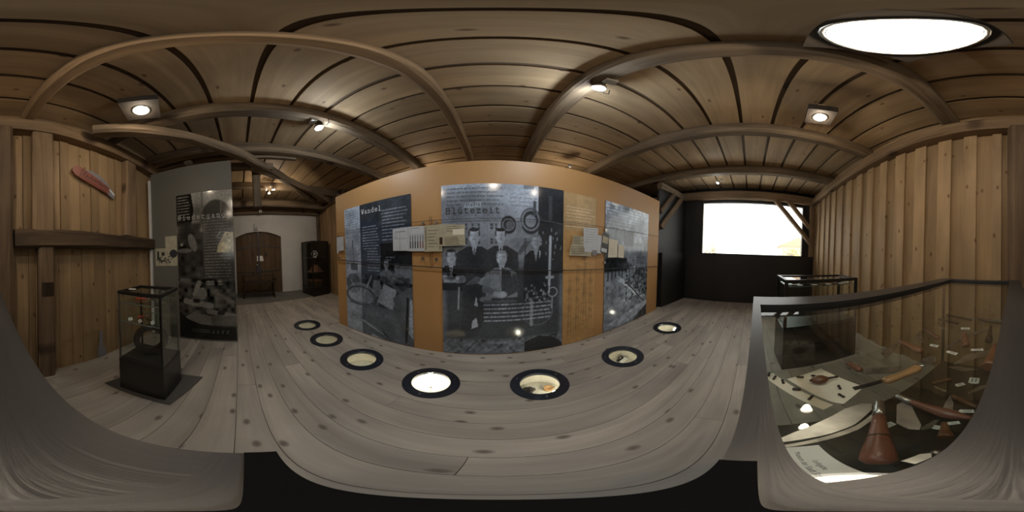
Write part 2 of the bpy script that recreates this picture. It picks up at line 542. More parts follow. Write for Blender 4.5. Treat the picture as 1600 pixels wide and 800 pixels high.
# dark grey patch low on the boards
MB().prism([(-0.05, 0.0), (0.065, 0.0), (0.055, 0.12), (0.025, 0.16), (0.018, 0.36), (-0.02, 0.36), (-0.028, 0.17), (-0.05, 0.12)], 0, 0.004).build('grey_patch', 'greypaint', wall_rear, fr(-RWD, RWN, rw(-0.335, 0.0, 0.014)))
timber('post', rw(0.668, 0.0, 0.065), rw(0.668, 2.52, 0.065), 0.16, 0.235, 'post', wall_rear, up=RWD, rough=0.007)
timber('post', rw(0.29, 1.40, 0.05), rw(0.29, 2.52, 0.05), 0.11, 0.19, 'beamlight', wall_rear, up=RWD)
timber('post', rw(0.27, 0.0, 0.05), rw(0.27, 1.27, 0.05), 0.11, 0.14, 'post', wall_rear, up=RWD)
boxo('mortise', rw(0.268, 0.92, 0.107), (0.11, 0.10, 0.01), 'benchwood', wall_rear, X=(0, 0, 1), Z=RWN)
timber('rail', rw(0.54, 1.335, 0.06), rw(-1.255, 1.372, 0.06), 0.12, 0.155, 'rail', wall_rear)
timber('brace', rw(-0.815, 2.50, 0.05), rw(-0.76, 1.44, 0.05), 0.11, 0.19, 'beamlight', wall_rear, up=RWD)
timber('wall_plate', rw(-4.3, 2.595, 0.05), rw(4.78, 2.595, 0.05), 0.19, 0.17, 'beamlight', wall_rear, rough=0.008, seg=46)
boxo('plate_board', rw(0.25, 2.765, 0.012), (9.0, 0.03, 0.165), 'ceil', wall_rear, X=RWD)

# ------------------------------------------------------------------ ceiling
cb = MB()
cb.prism([(-5.6, -2.0), (4.5, -1.5), (3.9, 3.35), (-5.6, 3.35)], CEILZ + 0.031, CEILZ + 0.07)
ceiling = cb.build('ceiling', 'ceilback')
tag(ceiling, 'low ceiling of wide pine boards over old beams', kind='structure')
BEAMS = [-4.58, -3.5, -2.06, -1.27, -0.37, 0.50, 1.66, 2.80]
t = -2.0 + 0.02
i = 0
evs = [-5.5, -2.06, 0.50, 2.80, 4.6]; ods = [-5.5, -3.5, -0.37, 1.66, 4.6]
while t < 3.75:
    for a, b in zip((evs if i % 2 else ods)[:-1], (evs if i % 2 else ods)[1:]):
        wd = 0.305
        c = st((a + b) / 2, t + wd / 2, CEILZ + 0.015 + random.uniform(-0.004, 0.003))
        boxo('ceiling_board', c, (b - a - 0.004, wd - 0.034 + random.uniform(-0.006, 0.005), 0.03), 'ceil', ceiling, X=DS)
    t += 0.305; i += 1
for s in BEAMS:
    yw = -1.41 + 0.0524 * (s * 0.9945 + 0.14 + 0.65) + 0.03
    a = st(s, (yw - 0.1045 * s) / 0.9945, 2.765)
    wd = {-0.37: 0.10, 2.80: 0.15}.get(s, 0.135)
    f_t = (FWY - 0.1045 * s) / 0.9945
    timber('beam', a, st(s, f_t, 2.765), wd, 0.17, 'beamlight' if s == -0.37 else 'beam', ceiling, rough=0.008)
# diagonal timber under the beams on the left
timber('diagonal_beam', (-0.80, -1.19, 2.61), (-4.05, 1.565, 2.61), 0.13, 0.14, 'beam', ceiling, rough=0.012, bow=0.0)
timber('diagonal_beam', (-2.35, -0.05, 2.60), (-3.9, 1.95, 2.60), 0.10, 0.12, 'beam', ceiling, rough=0.01)
# cross beams near the white wall
timber('cross_beam', lw(-0.95, 2.50, 0.10), lw(2.55, 2.50, 0.10), 0.18, 0.20, 'beam', ceiling)
timber('cross_beam', lw(-0.95, 2.56, 0.62), lw(2.55, 2.56, 0.62), 0.15, 0.18, 'beam', ceiling)
# low timbers over the grey panel
timber('tie_beam', (-2.30, -1.40, 2.62), (-2.42, 0.30, 2.62), 0.12, 0.12, 'beam', ceiling)
timber('tie_beam', (-2.13, -1.42, 2.70), (-2.22, 0.60, 2.70), 0.08, 0.10, 'beam', ceiling)
timber('hanging_post', (-2.62, 0.05, 1.95), (-2.62, 0.05, 2.80), 0.13, 0.13, 'beam', ceiling, up=(0, 1, 0))

# ------------------------------------------------------------------ left wall with arched door
def door_top(y):    # arch height over the door, y measured along the wall from its left edge
    u = (y - 0.69) / 0.69
    return 1.885 - 0.17 * u * u
LWL = 3.72
mbw = MB()
arch = [(0.0 + 1.38 * k / 14, door_top(1.38 * k / 14)) for k in range(15)]
mbw.prism([(-1.05, 0), (0, 0)] + arch + [(1.38, 0), (LWL, 0), (LWL, 2.9), (-1.05, 2.9)], -0.25, 0.0)
wall_left = mbw.build('wall_left', 'plaster', None, fr(LWD, LWN, LW0))
# local axes: X along the wall, Y up, Z towards the room
WL = fr(LWD, LWN, LW0)
tag(wall_left, 'white plastered end wall with an arched doorway', kind='structure')
door = MB().box((0.69, 0.93, -0.14), (1.44, 1.86, 0.03)).build('door_1', 'doorwood', None, WL)
tag(door, 'dark wooden double door with an arched head', kind='structure')
nx = 8
for i in range(nx):
    x0, x1 = 1.38 * i / nx + 0.004, 1.38 * (i + 1) / nx - 0.004
    pl = [(x0, 0.02), (x1, 0.02)] + [(x1 + (x0 - x1) * k / 4, door_top(x1 + (x0 - x1) * k / 4) - 0.003) for k in range(5)]
    # grain along local X: build the plank turned a quarter
    Wp = WL @ Matrix(((0, 1, 0, 0), (1, 0, 0, 0), (0, 0, -1, 0), (0, 0, 0, 1)))
    MB().prism([(p[1], p[0]) for p in pl], 0.09, 0.125).build('door_plank', 'doorwood', door, Wp)
for (x0, x1, y0, y1) in ((0.03, 0.62, 1.36, 1.47), (0.76, 1.35, 1.47, 1.38), (0.03, 0.62, 0.66, 0.66), (0.76, 1.35, 0.66, 0.70)):
    p = V((x0, y0, -0.082)); q = V((x1, y1, -0.082))
    d = q - p
    MB().box((d.length / 2, 0, 0), (d.length, 0.03, 0.012)).build('strap_hinge', 'darksteel', door, WL @ fr(d, (0, 0, 1), p))
MB().box((0.69, 0.93, -0.08), (0.05, 1.86, 0.02)).build('cover_strip', 'benchwood', door, WL)
MB().prism([(0.60, 0.64), (0.72, 0.62), (0.78, 0.72), (0.70, 0.86), (0.62, 0.80)], -0.085, -0.062).build('lock_plate', 'darksteel', door, WL)
MB().lathe([(0, 0.02), (0.03, 0.03), (0.05, 0.015)], 12, WL @ T(0.63, 0.88, -0.08) @ Matrix.Rotation(-math.pi / 2, 4, 'Y'), ).build('door_knob', 'steel', door)
n_ = MB().prism([(0.63, 0.99), (0.84, 0.99), (0.80, 1.15), (0.63, 1.15)], -0.074, -0.071).build('door_notice', 'white', None, WL)
tag(n_, 'small white notice sheet fixed on the dark arched door', 'notice')
e_ = empty('alarm_box', lw(0.63, 1.93, 0.0), 'small grey box on the white wall above the arched door', 'alarm')
boxo('housing', lw(0.63, 2.02, 0.035), (0.11, 0.07, 0.18), 'whiteplastic', e_, X=LWD)
boxo('sounder', lw(0.63, 1.98, 0.072), (0.07, 0.006, 0.06), 'greypaint', e_, X=LWD)

# ------------------------------------------------------------------ front wall
fwl = MB().box((-0.8, FWY + 0.06, 1.45), (9.0, 0.04, 2.9)).build('wall_front', 'ceilback')
tag(fwl, 'front wall of pine boards behind the orange partition', kind='structure')
x = -5.15
while x < 3.5:
    wd = random.uniform(0.15, 0.21)
    boxo('wall_plank', (x + wd / 2, FWY + 0.025, 1.4), (2.8, wd - 0.005, 0.026), 'pine', fwl, X=(0, 0, 1), Z=(0, -1, 0))
    x += wd
timber('wall_plate', (-5.0, FWY - 0.05, 2.60), (3.4, FWY - 0.05, 2.60), 0.14, 0.17, 'beam', fwl)
# wooden return beside the white wall
was = MB().box((-4.26, STY + 0.06, 1.45), (1.56, 0.04, 2.9)).build('wall_alcove', 'ceilback')
tag(was, 'short pine board wall behind the tall glazed cabinet', kind='structure')
x = -5.04
while x < -3.5:
    wd = random.uniform(0.13, 0.18)
    boxo('wall_plank', (x + wd / 2, STY + 0.025, 1.3), (2.6, wd - 0.005, 0.026), 'pine', was, X=(0, 0, 1), Z=(0, -1, 0))
    x += wd
timber('post', (-4.93, STY - 0.04, 0), (-4.93, STY - 0.04, 2.5), 0.10, 0.10, 'beam', was, up=(1, 0, 0))
timber('wall_plate', (-4.95, STY - 0.04, 2.60), (-3.5, STY - 0.04, 2.60), 0.12, 0.17, 'beam', was)
# black wall piece closing the corner by the window
wbl = MB().box((3.10, STY + 0.03, 1.25), (1.10, 0.05, 2.5)).build('wall_corner', 'blackwall')
tag(wbl, 'black wall piece in the corner beside the window', kind='structure')
boxo('black_half_wall', (3.13, STY - 0.03, 0.575), (1.00, 0.06, 1.15), 'blackwall', wbl)
timber('tie_beam', (2.55, STY, 2.58), (3.62, STY, 2.58), 0.12, 0.15, 'beam', wbl)
timber('brace', (3.36, STY - 0.03, 2.50), (2.60, STY - 0.03, 1.66), 0.12, 0.06, 'post', wbl, up=(0, -1, 0))
timber('brace', (3.02, STY - 0.03, 2.50), (2.56, STY - 0.03, 1.98), 0.10, 0.06, 'post', wbl, up=(0, -1, 0))

# ------------------------------------------------------------------ right wall with the window
WR = fr(-RTD, RTN, FC)         # X along wall (front to rear), Y up, Z into the room
W0, W1, WZ0, WZ1 = RTL - 2.83, RTL - 0.27, 1.15, 2.47
mr_ = MB()
for (x0, x1, y0, y1) in ((-0.1, W0, 0, 2.9), (W1, RTL + 0.1, 0, 2.9), (W0, W1, 0, WZ0), (W0, W1, WZ1, 2.9)):
    mr_.box(((x0 + x1) / 2, (y0 + y1) / 2, -0.06), (x1 - x0, y1 - y0, 0.12))
wall_right = mr_.build('wall_right', 'blackwall', None, WR)
tag(wall_right, 'black painted end wall around the wide window', kind='structure')
MB().box((RTL / 2 - 0.02, 0.58, 0.035), (RTL, 1.16, 0.07)).build('half_wall', 'blackwall', wall_right, WR)
timber('lintel', rt(0.0, 2.615, 0.06), rt(RTL, 2.615, 0.06), 0.17, 0.21, 'beamlight', wall_right)
timber('post', rt(0.09, 1.16, 0.05), rt(0.09, 2.52, 0.05), 0.11, 0.13, 'beamlight', wall_right, up=RTD)
timber('brace', rt(1.05, 2.53, 0.06), rt(0.06, 1.42, 0.06), 0.09, 0.115, 'beamlight', wall_right, up=RTN)
timber('brace', rt(0.72, 2.53, 0.06), rt(0.06, 1.80, 0.06), 0.09, 0.105, 'beamlight', wall_right, up=RTN)
win = MB()
fw_ = 0.05
win.box(((W0 + W1) / 2, WZ0 + 0.012, -0.05), (W1 - W0, 0.024, 0.08)).box(((W0 + W1) / 2, WZ1 - 0.012, -0.05), (W1 - W0, 0.024, 0.08))
win.box((W0 + fw_ / 2, (WZ0 + WZ1) / 2, -0.05), (fw_, WZ1 - WZ0, 0.08)).box((W1 - fw_ / 2, (WZ0 + WZ1) / 2, -0.05), (fw_, WZ1 - WZ0, 0.08))
window = win.build('window_1', 'blackmetal', None, WR)
tag(window, 'wide window glaring with white daylight', kind='structure')
MB().box((W0 + 0.055, (WZ0 + WZ1) / 2, -0.005), (0.012, WZ1 - WZ0, 0.012)).build('window_bead', 'alu', window, WR)
MB().box(((W0 + W1) / 2, (WZ0 + WZ1) / 2, -0.06), (W1 - W0 - 0.09, WZ1 - WZ0 - 0.04, 0.006)).build('window_pane', 'glass', window, WR)

# outside: pale ground, a house, bushes
g = MB().prism([(6, -40), (60, -40), (60, 40), (6, 40)], -0.62, -0.6).build('ground', 'snow')
tag(g, 'pale ground outside the window', kind='structure')
hs = empty('house', (22, -3.6, -0.6), 'pale tan house seen through the right corner of the window', 'house')
MB().box((0, 0, 1.5), (5, 4.2, 3.0)).build('walls', 'house', hs, T(22, -3.6, -0.6))
MB().prism([(-2.4, 0), (2.4, 0), (0, 1.1)], -2.8, 2.8, fr((0, 1, 0), (1, 0, 0), (0, 0, 3.0))).build('roof', 'roof', hs, T(22, -3.6, -0.6))
for yy in (-1.2, 0.9):
    MB().box((-2.52, yy, 1.6), (0.05, 0.8, 1.1)).build('house_window', 'greypaint', hs, T(22, -3.6, -0.6))
def bush(x, y, hgt, label):
    b = empty('bush', (x, y, -0.6), label, 'bush', 'bushes outside the window')
    rs = random.Random(int(x * 10))
    m_ = MB(); l_ = MB()
    for k in range(9):
        a = rs.uniform(0, 6.28); rr = rs.uniform(0.3, 0.9)
        m_.tube([(0, 0, 0), (rr * 0.4 * math.cos(a), rr * 0.4 * math.sin(a), hgt * 0.5), (rr * math.cos(a), rr * math.sin(a), hgt * rs.uniform(0.7, 1))], [0.05, 0.03, 0.012], 5)
    for k in range(500):
        a = rs.uniform(0, 6.28); rr = rs.uniform(0.1, 1.05); z = rs.uniform(0.35, 1.05) * hgt
        c = V((rr * math.cos(a), rr * math.sin(a), z)); u = V((rs.gauss(0, 1), rs.gauss(0, 1), rs.gauss(0, 1))).normalized(); v_ = u.orthogonal().normalized()
        s_ = rs.uniform(0.06, 0.12)
        l_.add([c - u * s_, c + v_ * s_ * 0.5, c + u * s_, c - v_ * s_ * 0.5], [(0, 1, 2, 3)])
    m_.build('branches', 'bark', b, T(x, y, -0.6))
    lf = l_.build('foliage', 'leaf', b, T(x, y, -0.6)); lf['kind'] = 'stuff'
bush(13.5, 4.9, 2.5, 'tan leafy bush in the front corner of the window view')
bush(15.0, -2.3, 2.3, 'tan leafy bush before the house outside the window')

# ------------------------------------------------------------------ printed pictures: a small painter on a grid
class Canvas:
    def __init__(s, wm, hm, res=0.0065, base=0.5):
        s.w, s.h, s.res = wm, hm, res
        s.nx, s.ny = int(wm / res) + 1, int(hm / res) + 1
        s.X, s.Y = np.meshgrid(np.linspace(0, wm, s.nx), np.linspace(0, hm, s.ny))
        s.I = np.zeros((s.ny, s.nx, 3)) + np.array(base)
    def put(s, mask, v, a=1.0):
        m = (mask * a)[..., None]
        s.I = s.I * (1 - m) + m * np.array(v)
        return s
    def rect(s, x0, y0, x1, y1, v, a=1.0, soft=0.0):
        if soft:
            k = lambda d: np.clip(d / soft + 0.5, 0, 1)
            m = k(s.X - x0) * k(x1 - s.X) * k(s.Y - y0) * k(y1 - s.Y)
        else:
            m = ((s.X >= x0) & (s.X <= x1) & (s.Y >= y0) & (s.Y <= y1)).astype(float)
        return s.put(m, v, a)
    def ell(s, cx, cy, rx, ry, v, a=1.0, soft=0.12, ang=0.0):
        c_, s_ = math.cos(ang), math.sin(ang)
        dx, dy = s.X - cx, s.Y - cy
        d = np.sqrt(((dx * c_ + dy * s_) / rx) ** 2 + ((-dx * s_ + dy * c_) / ry) ** 2)
        return s.put(np.clip((1 - d) / soft + 0.5, 0, 1), v, a)
    def ring(s, cx, cy, r, th, v, a=1.0, ry=1.0):
        d = np.abs(np.hypot(s.X - cx, (s.Y - cy) / ry) - r)
        return s.put(np.clip((th / 2 - d) / s.res + 0.5, 0, 1), v, a)
    def poly(s, pts, v, a=1.0):
        ins = np.zeros(s.X.shape, bool)
        n = len(pts)
        for i in range(n):
            (x0, y0), (x1, y1) = pts[i], pts[(i + 1) % n]
            if y0 == y1: continue
            c = ((s.Y >= min(y0, y1)) & (s.Y < max(y0, y1)) & (s.X < (x1 - x0) * (s.Y - y0) / (y1 - y0) + x0))
            ins ^= c
        return s.put(ins.astype(float), v, a)
    def line(s, p, q, th, v, a=1.0):
        p, q = np.array(p, float), np.array(q, float)
        d = q - p; L2 = max(d @ d, 1e-9)
        t = np.clip(((s.X - p[0]) * d[0] + (s.Y - p[1]) * d[1]) / L2, 0, 1)
        dist = np.hypot(s.X - p[0] - t * d[0], s.Y - p[1] - t * d[1])
        return s.put(np.clip((th / 2 - dist) / s.res + 0.5, 0, 1), v, a)
    def pl(s, pts, th, v, a=1.0):
        for p, q in zip(pts[:-1], pts[1:]): s.line(p, q, th, v, a)
        return s
    def grad(s, y0, v0, y1, v1, x0=-1, x1=99):
        t = np.clip((s.Y - y0) / (y1 - y0), 0, 1)[..., None]
        g = np.array(v0) * (1 - t) + np.array(v1) * t
        m = ((s.X >= x0) & (s.X <= x1) & (s.Y >= min(y0, y1)) & (s.Y <= max(y0, y1)))[..., None]
        s.I = np.where(m, g, s.I)
        return s
    def noise(s, amp, cell, box=None, mult=True):
        gx, gy = int(s.w / cell) + 3, int(s.h / cell) + 3
        G = rng.normal(0, 1, (gy, gx))
        fx, fy = s.X / cell, s.Y / cell
        ix, iy = fx.astype(int), fy.astype(int)
        tx, ty = fx - ix, fy - iy
        tx, ty = tx * tx * (3 - 2 * tx), ty * ty * (3 - 2 * ty)
        N = G[iy, ix] * (1 - tx) * (1 - ty) + G[iy, ix + 1] * tx * (1 - ty) + G[iy + 1, ix] * (1 - tx) * ty + G[iy + 1, ix + 1] * tx * ty
        if box is not None:
            N = N * ((s.X >= box[0]) & (s.X <= box[2]) & (s.Y >= box[1]) & (s.Y <= box[3]))
        s.I = s.I * (1 + amp * N[..., None]) if mult else s.I + amp * N[..., None]
        return s
    def text(s, x0, x1, y, n, dy, v, a=0.8, th=0.013, ragged=0.1):
        """lines of print too small to read: rows of short dashes"""
        rs = np.random.default_rng(int(abs(x0) * 1000 + y * 77))
        for k in range(n):
            yy = y - k * dy
            end = x1 - rs.uniform(0, ragged)
            al = rs.uniform(0.35, 1.0, s.nx)
            x = x0
            while x < end:
                x += rs.uniform(0.03, 0.10)
                al[min(s.nx - 1, int(x / s.res))] = 0.0
            col = np.clip((s.X - x0) / s.res + 0.5, 0, 1) * np.clip((end - s.X) / s.res + 0.5, 0, 1) * al[None, :]
            m = np.clip((th * 0.75 / 2 - np.abs(s.Y - yy)) / s.res + 0.5, 0, 1) * col
            s.put(m, v, a)
        return s
    def build(s, name, parent, W, mat='print', tint=(0.80, 0.93, 1.14)):
        I = np.clip(s.I, 0.0, 1.0)
        I = np.clip((I + 0.55 * I * I) * np.array(tint), 0.004, 0.9)
        n = s.nx * s.ny
        co = np.zeros((n, 3)); co[:, 0] = s.X.ravel(); co[:, 1] = s.Y.ravel()
        i = np.arange(s.nx - 1)[None, :] + (np.arange(s.ny - 1) * s.nx)[:, None]
        q = np.stack([i, i + 1, i + 1 + s.nx, i + s.nx], -1).reshape(-1, 4)
        me = bpy.data.meshes.new(name)
        me.vertices.add(n); me.vertices.foreach_set('co', co.ravel())
        me.loops.add(q.size); me.loops.foreach_set('vertex_index', q.ravel().astype(np.int32))
        me.polygons.add(len(q)); me.polygons.foreach_set('loop_start', (np.arange(len(q)) * 4).astype(np.int32))
        me.update(calc_edges=True)
        at = me.color_attributes.new('ink', 'FLOAT_COLOR', 'POINT')
        cc = np.ones((n, 4), np.float32); cc[:, :3] = I.reshape(-1, 3)
        at.data.foreach_set('color', cc.ravel())
        me.materials.append(M[mat])
        o = bpy.data.objects.new(name, me); COL.objects.link(o)
        return place(o, W, parent)

GL = {
 'B': [[(.5, 0), (.5, 6)], [(0, 6), (2.6, 6), (3.4, 5.4), (3.4, 3.8), (2.6, 3.2), (.5, 3.2)], [(2.6, 3.2), (3.7, 2.6), (3.7, .8), (2.8, 0), (0, 0)]],
 'l': [[(1, 6), (2, 6), (2, 0)], [(.6, 0), (3.4, 0)]],
 'ü': [[(0, 4), (.7, 4), (.7, .9), (1.3, 0), (2.3, 0), (3.2, .8)], [(2.6, 4), (3.2, 4), (3.2, 0), (3.9, 0)], [(1.2, 5.2), (1.2, 5.8)], [(2.6, 5.2), (2.6, 5.8)]],
 't': [[(1.4, 5.6), (1.4, .7), (2, 0), (3, 0), (3.6, .6)], [(.3, 4), (3.2, 4)]],
 'e': [[(.4, 2.1), (3.6, 2.1), (3.6, 2.8), (2.9, 3.8), (1.3, 4), (.4, 2.9), (.4, 1.2), (1.2, .1), (2.8, 0), (3.6, .6)]],
 'z': [[(.5, 3.3), (.5, 4), (3.4, 4), (.5, 0), (3.5, 0), (3.5, .7)]],
 'i': [[(.9, 4), (2, 4), (2, 0)], [(.6, 0), (3.4, 0)], [(2, 5.2), (2, 5.8)]],
 'W': [[(0, 6), (1, 6)], [(.4, 6), (1.1, 0), (2, 4), (2.9, 0), (3.6, 6)], [(3, 6), (4, 6)]],
 'a': [[(.7, 3.5), (1.4, 4), (2.5, 4), (3, 3.4), (3, .5), (3.4, 0), (3.9, 0)], [(3, 2.3), (1.2, 2.2), (.5, 1.2), (1.1, .1), (2.2, 0), (3, .9)]],
 'n': [[(0, 4), (.8, 4), (.8, 0)], [(.8, 2.9), (1.7, 4), (2.7, 3.9), (3.2, 3.1), (3.2, 0)], [(.1, 0), (1.5, 0)], [(2.5, 0), (3.9, 0)]],
 'd': [[(2.4, 6), (3.2, 6), (3.2, 0), (3.9, 0)], [(3.2, 3), (2.4, 4), (1.3, 4), (.4, 2.9), (.4, 1.1), (1.3, 0), (2.4, 0), (3.2, 1)]],
 'N': [[(0, 0), (1.2, 0)], [(.6, 0), (.6, 6), (0, 6)], [(.6, 6), (3.3, 0), (3.3, 6)], [(2.6, 6), (4, 6)]],
 'r': [[(.3, 4), (1.2, 4), (1.2, 0)], [(.4, 0), (2.6, 0)], [(1.2, 2.7), (2, 3.8), (3, 4), (3.6, 3.4)]],
 'g': [[(3.9, 4), (3.2, 4), (3.2, -1), (2.5, -1.9), (.9, -1.8)], [(3.2, 3), (2.4, 4), (1.3, 4), (.4, 2.9), (.4, 1.1), (1.3, 0), (2.4, 0), (3.2, 1)]],
 'K': [[(.6, 0), (.6, 6)], [(0, 6), (1.3, 6)], [(0, 0), (1.3, 0)], [(.6, 2.4), (3.4, 6)], [(1.6, 3.7), (3.6, 0)], [(2.8, 0), (4, 0)], [(2.8, 6), (4, 6)]],
}
def title(word, x0, x1, y, capH, mat, parent, W, th=0.75, z=0.0015):
    """typewriter lettering: one flat raised mesh for the word"""
    u = capH / 6.0
    step = (x1 - x0 - 4 * u) / (len(word) - 1)
    for i, ch in enumerate(word):
        mb = MB()
        for pl in GL[ch]:
            for p, q in zip(pl[:-1], pl[1:]):
                p_, q_ = V((x0 + i * step + p[0] * u, y + p[1] * u, 0)), V((x0 + i * step + q[0] * u, y + q[1] * u, 0))
                d = q_ - p_
                e = d.normalized() * (th * u * 0.45)
                mb.box((0, 0, z / 2), (d.length + 2 * e.length, th * u, z), fr(d, (0, 0, 1), (p_ + q_) / 2))
        mb.build('letter', mat, parent, W)

def sans(body, size, name, mat, parent, W, align='LEFT'):
    """flat lettering with the built-in sans face, as a mesh"""
    cu = bpy.data.curves.new(name, 'FONT')
    cu.body = body; cu.size = size; cu.align_x = align; cu.resolution_u = 2
    tmp = bpy.data.objects.new(name, cu); COL.objects.link(tmp)
    dg_ = bpy.context.evaluated_depsgraph_get()
    me = bpy.data.meshes.new_from_object(tmp.evaluated_get(dg_))
    bpy.data.objects.remove(tmp); bpy.data.curves.remove(cu)
    me.materials.clear(); me.materials.append(M[mat])
    o = bpy.data.objects.new(name, me); COL.objects.link(o)
    return place(o, W, parent)

# ------------------------------------------------------------------ orange partition
PD = az(80.4); PN = V((PD.y, -PD.x, 0)); P0 = V((0, 1.57, 0))
def pp(s, z, off=0.0): return P0 + PD * s + PN * off + V((0, 0, z))
def PW(s, z, off=0.0): return fr(PD, PN, pp(s, z, off))      # X right, Y up, Z to the viewer
part = empty('partition', pp(0, 0), 'long free-standing orange partition wall hung with posters', 'partition')
MB().prism([(-2.23, 0), (2.50, 0), (2.53, 2.185), (-2.23, 2.045)], -0.045, 0.0).build('panel', 'orange', part, PW(0, 0))
wm_ = lambda s: 1.002 - 0.043 * (s + 1.03)
MB().tube([(-2.2, wm_(-2.2), 0.022), (0, wm_(0), 0.022), (2.48, wm_(2.48) + 0.03, 0.022)], 0.0045, 6).build('wire', 'darksteel', part, PW(0, 0))
MB().tube([(-2.2, 1.452, 0.022), (2.48, 1.46, 0.022)], 0.0022, 6).build('wire', 'darksteel', part, PW(0, 0))
for s in (-0.795, -0.775):
    MB().tube([(s, 0.98, 0.012), (s, 1.50, 0.012)], 0.002, 5).build('vertical_wire', 'darksteel', part, PW(0, 0))
for (s, z) in ((-0.862, 1.433), (-0.722, 1.431), (-0.871, 1.077), (-0.728, 1.071), (1.136, 1.418), (1.124, 1.007), (-2.17, 1.40), (-2.17, 1.09)):
    b_ = MB().lathe([(0, 0.011), (0.022, 0.011), (0.022, 0.016), (0.028, 0.016)], 14, axis='Z').build('wire_holder', 'alu', part, PW(s, z))
    MB().lathe([(0.028, 0.006), (0.0295, 0.006)], 10, axis='Z').build('holder_hole', 'darksteel', b_, PW(s, z))

def poster(s0, s1, z1, label, cv, base=(0.04, 0.045, 0.05), mat='print', z0=0.012, th=0.006, W=None, tint=(0.80, 0.93, 1.14)):
    W = W if W is not None else PW(s0, z0)
    e = empty('info_poster', W.translation, label, 'poster')
    w_, h_ = s1 - s0, z1 - z0
    MB().box((w_ / 2, h_ / 2, th / 2), (w_, h_, th)).build('backing_board', 'black', e, W)
    cv.build('print', e, W @ T(0, 0, th + 0.0006), mat, tint)
    return e, W @ T(0, 0, th + 0.0008)

def person(c, cx, cy, hr, suit, face, body_w, body_h, hair=0.03, beard=False, shirt=True):
    """a printed portrait figure: shoulders, head, hair"""
    c.poly([(cx - body_w, cy - hr * 1.4 - body_h), (cx - body_w * 0.95, cy - hr * 2.3), (cx - hr * 0.9, cy - hr * 1.35), (cx + hr * 0.9, cy - hr * 1.35), (cx + body_w * 0.95, cy - hr * 2.3), (cx + body_w, cy - hr * 1.4 - body_h)], suit)
    if shirt:
        c.poly([(cx - hr * 0.35, cy - hr * 1.2), (cx + hr * 0.35, cy - hr * 1.2), (cx, cy - hr * 2.9)], face)
        c.line((cx, cy - hr * 1.4), (cx, cy - hr * 2.8), 0.012, hair)
    c.ell(cx, cy - hr * 0.9, hr * 0.42, hr * 0.7, [f * 0.8 for f in np.ones(3) * face])
    c.ell(cx, cy, hr * 0.74, hr, face)
    c.ell(cx + hr * 0.3, cy - hr * 0.1, hr * 0.4, hr * 0.8, face * 0.6, 0.7, soft=0.5)
    c.ell(cx, cy + hr * 0.86, hr * 0.66, hr * 0.26, hair)
    c.ell(cx - hr * 0.66, cy + hr * 0.35, hr * 0.14, hr * 0.45, hair, 0.8); c.ell(cx + hr * 0.66, cy + hr * 0.35, hr * 0.14, hr * 0.45, hair, 0.8)
    c.ell(cx - hr * 0.28, cy + hr * 0.12, hr * 0.13, hr * 0.06, 0.08, 0.55)
    c.ell(cx + hr * 0.28, cy + hr * 0.12, hr * 0.13, hr * 0.06, 0.08, 0.55)
    c.ell(cx, cy - hr * 0.42, hr * 0.26, hr * 0.08, 0.12 if not beard else 0.35, 0.45)
    if beard: c.ell(cx, cy - hr * 0.75, hr * 0.45, hr * 0.4, 0.42)

# poster one: Wandel
c = Canvas(1.03, 1.77, base=0.05)
c.grad(0, (0.10, 0.11, 0.12), 1.77, (0.035, 0.04, 0.05))
c.rect(0.30, 1.55, 1.03, 1.77, 0.05); c.rect(0.60, 1.45, 1.03, 1.77, 0.065)
c.rect(0, 0, 0.302, 1.77, 0.34); c.grad(1.1, (0.30,) * 3, 1.77, (0.46,) * 3, 0, 0.302)
c.text(0.02, 0.29, 1.73, 12, 0.034, 0.12, 0.8, ragged=0.06)
c.line((0.15, 1.30), (0.17, 0.99), 0.02, 0.14); c.ell(0.16, 1.10, 0.075, 0.10, 0.22, 0.7, 0.4); c.rect(0.11, 0.90, 0.24, 0.99, 0.11)
c.text(0.02, 0.12, 1.14, 3, 0.03, 0.15, 0.6)
c.text(0.34, 0.61, 1.46, 9, 0.0345, 0.5, 0.85, ragged=0.05)
c.text(0.41, 0.62, 1.15, 8, 0.034, 0.45, 0.8, ragged=0.05)
c.text(0.65, 0.99, 1.63, 10, 0.039, 0.5, 0.85, ragged=0.06)
c.rect(0.62, 0.92, 1.03, 1.24, 0.02); c.rect(0.86, 0.60, 1.03, 0.98, 0.16)
person(c, 0.70, 1.00, 0.05, 0.16, 0.30, 0.10, 0.22, 0.06); person(c, 0.84, 0.96, 0.045, 0.10, 0.20, 0.10, 0.20, 0.05)
c.text(0.70, 0.82, 1.075, 2, 0.03, 0.4, 0.7)
c.rect(0.302, 0.62, 1.03, 0.83, 0.03, 0.9, soft=0.1)
c.noise(0.5, 0.035, (0.302, 0.45, 1.03, 0.85))
c.ell(0.15, 0.72, 0.14, 0.14, 0.13); c.line((0.10, 0.76), (0.30, 0.52), 0.012, 0.3)
c.poly([(0.48, 0.60), (0.50, 0.80), (0.60, 0.79), (0.64, 0.58)], 0.17); c.poly([(0.55, 0.52), (0.66, 0.76), (0.83, 0.70), (0.78, 0.45)], 0.26)
c.line((0.33, 0.58), (0.47, 0.84), 0.03, 0.20); c.line((0.44, 0.46), (0.60, 0.74), 0.03, 0.14)
c.rect(0.302, 0.0, 1.03, 0.42, 0.13, 0.85, soft=0.1); c.poly([(0.78, 0.6), (0.97, 0.74), (1.03, 0.75), (1.03, 0), (0.93, 0)], 0.11)
c.poly([(0.97, 0.18), (1.0, 0.62), (1.03, 0.6), (1.03, 0.1)], 0.34); c.line((0.94, 0.05), (0.97, 0.62), 0.03, 0.02)
